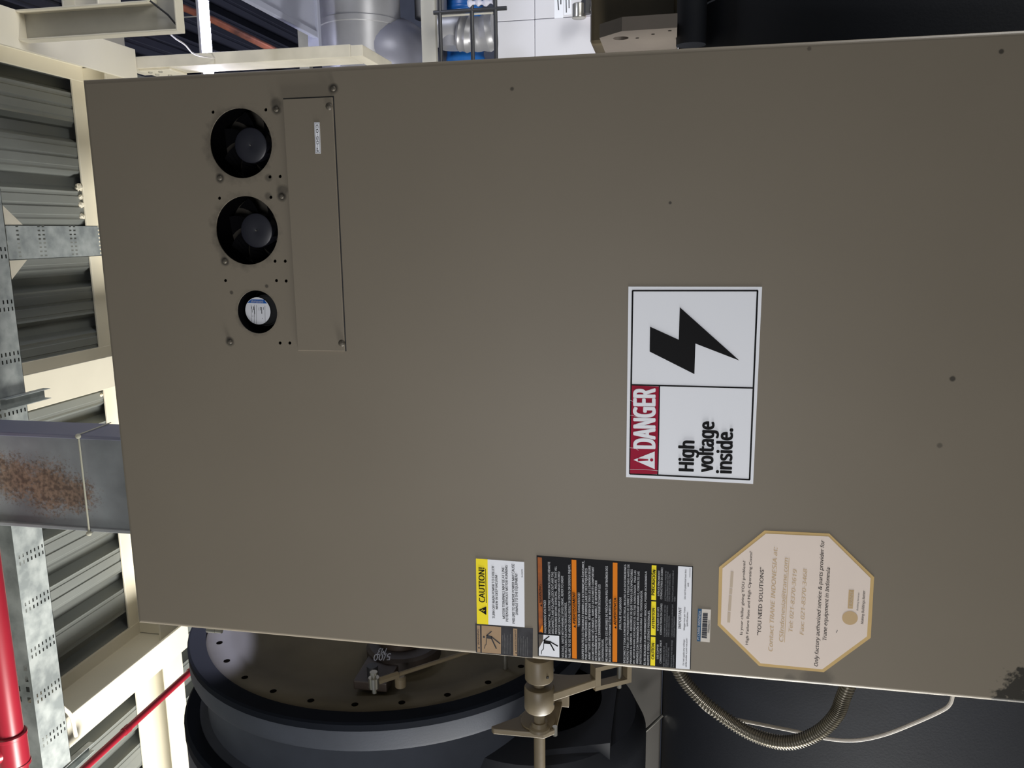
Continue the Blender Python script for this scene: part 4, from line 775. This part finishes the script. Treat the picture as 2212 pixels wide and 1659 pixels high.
lettering('small_lettering', [("UNIT TERMINALS ARE NOT", (0.0106, 1.4991), (0.0485, 1.4996), 0.0023, B0, 0), ("DESIGNED TO ACCEPT OTHER", (0.0108, 1.4955), (0.0539, 1.4956), 0.0023, B0, 0), ("TYPES OF CONDUCTORS.", (0.011, 1.4921), (0.0467, 1.492), 0.0023, B0, 0), ("Failure to do so may cause damage", (0.0106, 1.487), (0.06, 1.4869), 0.0023, B0, 0), ("to the equipment.", (0.0107, 1.4835), (0.034, 1.4837), 0.0023, B0, 0),
  ("LES BORNES DE L'UNITÉ NE SONT PAS", (0.0657, 1.4992), (0.1225, 1.4995), 0.0023, B0, 0), ("CONÇUES POUR RECEVOIR D'AUTRES", (0.0656, 1.4956), (0.1218, 1.4958), 0.0023, B0, 0), ("TYPES DE CONDUCTEURS.", (0.0657, 1.4922), (0.104, 1.4925), 0.0023, B0, 0), ("L'utilisation de tout autre conducteur peut", (0.0655, 1.4872), (0.1244, 1.4876), 0.0023, B0, 0), ("endommager l'équipement.", (0.0656, 1.4836), (0.1034, 1.4843), 0.0023, B0, 0),
  ("LAS TERMINALES DE LA UNIDAD NO", (0.1298, 1.4995), (0.1829, 1.4998), 0.0023, B0, 0), ("ESTÁN DISEÑADAS PARA ACEPTAR", (0.1293, 1.4961), (0.1815, 1.4963), 0.0023, B0, 0), ("OTROS TIPOS DE CONDUCTORES.", (0.1292, 1.4929), (0.1787, 1.4929), 0.0023, B0, 0), ("Si no lo hace, puede ocasionar daño al", (0.1292, 1.4878), (0.184, 1.488), 0.0023, B0, 0), ("equipo.", (0.1295, 1.4843), (0.1389, 1.4843), 0.0023, B0, 0)], DIMWHITE, bw, L2)
mb = MB(); stroke(mb, [(0.1741, 1.4617), (0.1901, 1.4618)], 0.0007, L2); mb.build('tiny_print', INK, bw)

# barcode sticker
bc = sticker('barcode_sticker', [(0.1199, 1.4472), (0.1199, 1.4261), (0.0615, 1.4262), (0.0616, 1.4471)], mat('ivory_sticker', rgb(208, 202, 194), 0.45), 'small ivory barcode sticker with a blue strip')
mb = MB(); quad(mb, [(0.1199, 1.4472), (0.1199, 1.4408), (0.0616, 1.4412), (0.0616, 1.4471)], L1); mb.build('blue_strip', NAVY, bc)
lettering('strip_lettering', [('PT.CARVEL INDONESIA', (0.0647, 1.4433), (0.1158, 1.4422), 0.0034, 0.010, 0.2)], SOFTWHITE, bc, L2)
mb = MB(); bar = [(1290, 26), (1255, 44), (1190, 50), (1150, 20), (1110, 46), (1080, 22), (1030, 50), (985, 20), (955, 40), (910, 22), (870, 48), (825, 36), (795, 34), (770, 18), (715, 54), (690, 24), (650, 24), (620, 36), (575, 26), (545, 44), (490, 40), (455, 20), (425, 50)]
BA, BB, BTA, BTB = Vector((0.0683, 1.4312)), Vector((0.113, 1.431)), Vector((0.0686, 1.4396)), Vector((0.1124, 1.4389))
for yy, wd in bar:
    t0 = (1300 - yy - wd / 2) / 895.0; t1 = (1300 - yy + wd / 2) / 895.0
    quad(mb, [BA.lerp(BB, t0), BA.lerp(BB, t1), BTA.lerp(BTB, t1), BTA.lerp(BTB, t0)], L1)
mb.build('barcode', GREYINK, bc)
lettering('barcode_number', [('0000004701', (0.0782, 1.4274), (0.1017, 1.4266), 0.0031, 0.0, 0.35)], INK, bc, L2)

# octagonal service sticker
oc = sticker('octagon_sticker', [(0.2624, 1.3475), (0.2636, 1.2494), (0.1958, 1.1785), (0.0925, 1.1767), (0.0257, 1.2441), (0.0266, 1.3456), (0.0933, 1.4146), (0.1952, 1.4158)], GOLD, 'eight-sided service sticker with a faded gold rim')
mb = MB(); quad(mb, [(0.2575, 1.3451), (0.2588, 1.2503), (0.1938, 1.1837), (0.0945, 1.1826), (0.0306, 1.2469), (0.0318, 1.3435), (0.0959, 1.4095), (0.1937, 1.4103)], L1); mb.build('sticker_field', PINKISH, oc)
lettering('service_lettering', [('Is your chiller giving YOU problem?', (0.0799, 1.3744), (0.2091, 1.3747), 0.0042, 0.004, 0), ('High Failure Rate and High Operating Costs?', (0.063, 1.3648), (0.2258, 1.3648), 0.0042, 0.004, 0), ('"YOU NEED SOLUTIONS"', (0.0818, 1.3452), (0.1994, 1.3455), 0.006, 0.006, 0),
  ], INK, oc, L2)
lettering('service_lettering', [('Only factory authorized service & parts provider for', (0.0351, 1.254), (0.2522, 1.256), 0.0057, 0.008, 0.22), ('Trane equipment in Indonesia', (0.0821, 1.2434), (0.2067, 1.2449), 0.0057, 0.008, 0.22),], INK, oc, L2)
lettering('slogan_lettering', [('Making Buildings Better', (0.1152, 1.1894), (0.1721, 1.1901), 0.0037, 0.004, 0.2)], INK, oc, L2)
lettering('small_service_lettering', [('Building Services', (0.1376, 1.1987), (0.1681, 1.1986), 0.0024, 0.0, 0.2)], GREYINK, oc, L2)
lettering('faded_lettering', [('Contact TRANE INDONESIA at:', (0.0548, 1.3258), (0.2357, 1.3263), 0.0066, 0.004, 0.2), ('CSIndonesia@trane.com', (0.073, 1.3101), (0.2187, 1.3093), 0.0063, 0.004, 0.2), ('Tel: 021-8370-3619', (0.0921, 1.2964), (0.2001, 1.2949), 0.006, 0.004, 0.2), ('Fax: 021-8370-3468', (0.0882, 1.2789), (0.2022, 1.2793), 0.006, 0.004, 0.2)], FADEDGOLD, oc, L2)
mb = MB(); stroke(mb, [(0.0728, 1.3079), (0.2188, 1.3078)], 0.0008, L2); mb.build('underline', FADEDGOLD, oc)
mb = MB(); disc(mb, (0.1239, 1.2101), 0.0118, L2, 32); mb.build('emblem_disc', FADEDGOLD, oc)
mb = MB(); quad(mb, [(0.1716, 1.2148), (0.1719, 1.2067), (0.1402, 1.2068), (0.1399, 1.2146)], L2); mb.build('emblem_plate', FADEDGOLD, oc)
lettering('emblem_lettering', [('TRANE', (0.1421, 1.2081), (0.1702, 1.2078), 0.0045, 0.004, 0)], VPALE, oc, L3)
mb = MB()
for a, b in (((0.1004, 1.3972), (0.1174, 1.3969)), ((0.1209, 1.3967), (0.1467, 1.3961)), ((0.1502, 1.3959), (0.1588, 1.3956)), ((0.1622, 1.3954), (0.1886, 1.3949))): stroke(mb, [a, b], 0.0045, L2)
mb.build('faded_heading', VPALE, oc)
mb = MB(); stroke(mb, [(0.097, 1.2293), (0.1011, 1.2275)], 0.0008, L2); mb.build('ink_fleck', GREYINK, oc)

run_lettering()

# stencilled figures on the actuator cap (plane X = const, facing the cabinet)
def stencil(strings, m, parent):
    hold = []
    for (s, a, b, hgt) in strings:
        c = bpy.data.curves.new('t', 'FONT'); c.body = s; c.resolution_u = 2; c.offset = 0.006; c.fill_mode = 'FRONT'; c.dimensions = '2D'
        o = bpy.data.objects.new('t', c); C.objects.link(o); hold.append((o, a, b, hgt))
    dg_ = bpy.context.evaluated_depsgraph_get(); dg_.update(); mb = MB()
    for o, a, b, hgt in hold:
        me = bpy.data.meshes.new_from_object(o.evaluated_get(dg_)); v = [tuple(p.co) for p in me.vertices]; f = [tuple(p.vertices) for p in me.polygons]
        x0 = min(p[0] for p in v); x1 = max(p[0] for p in v); y1 = max(p[1] for p in v); a = Vector(a); b = Vector(b); ex = b - a; L = ex.length; ex = ex / L
        ez = Vector((-ex.y, ex.x)) if True else None
        out = []
        for p in v:
            q = a + ex * ((p[0] - x0) / (x1 - x0) * L) + ez * (p[1] / y1 * hgt); out.append((-0.1735, q.x, q.y))
        mb.add(out, f); bpy.data.meshes.remove(me)
        c = o.data; bpy.data.objects.remove(o); bpy.data.curves.remove(c)
    me = bpy.data.meshes.new('stencilled_figures'); me.from_pydata(mb.v, [], mb.f); me.update(); link('stencilled_figures', me, m, parent)
S5 = (-0.1735, 0.2774, 2.0906); S0 = (-0.1735, 0.267, 2.1265); M3 = (-0.1735, 0.297, 2.1073); M0 = (-0.1735, 0.294, 2.1246)
stencil([('5/00', S5[1:], S0[1:], 0.030), ('M3', M3[1:], M0[1:], 0.030)], SOFTWHITE, va)
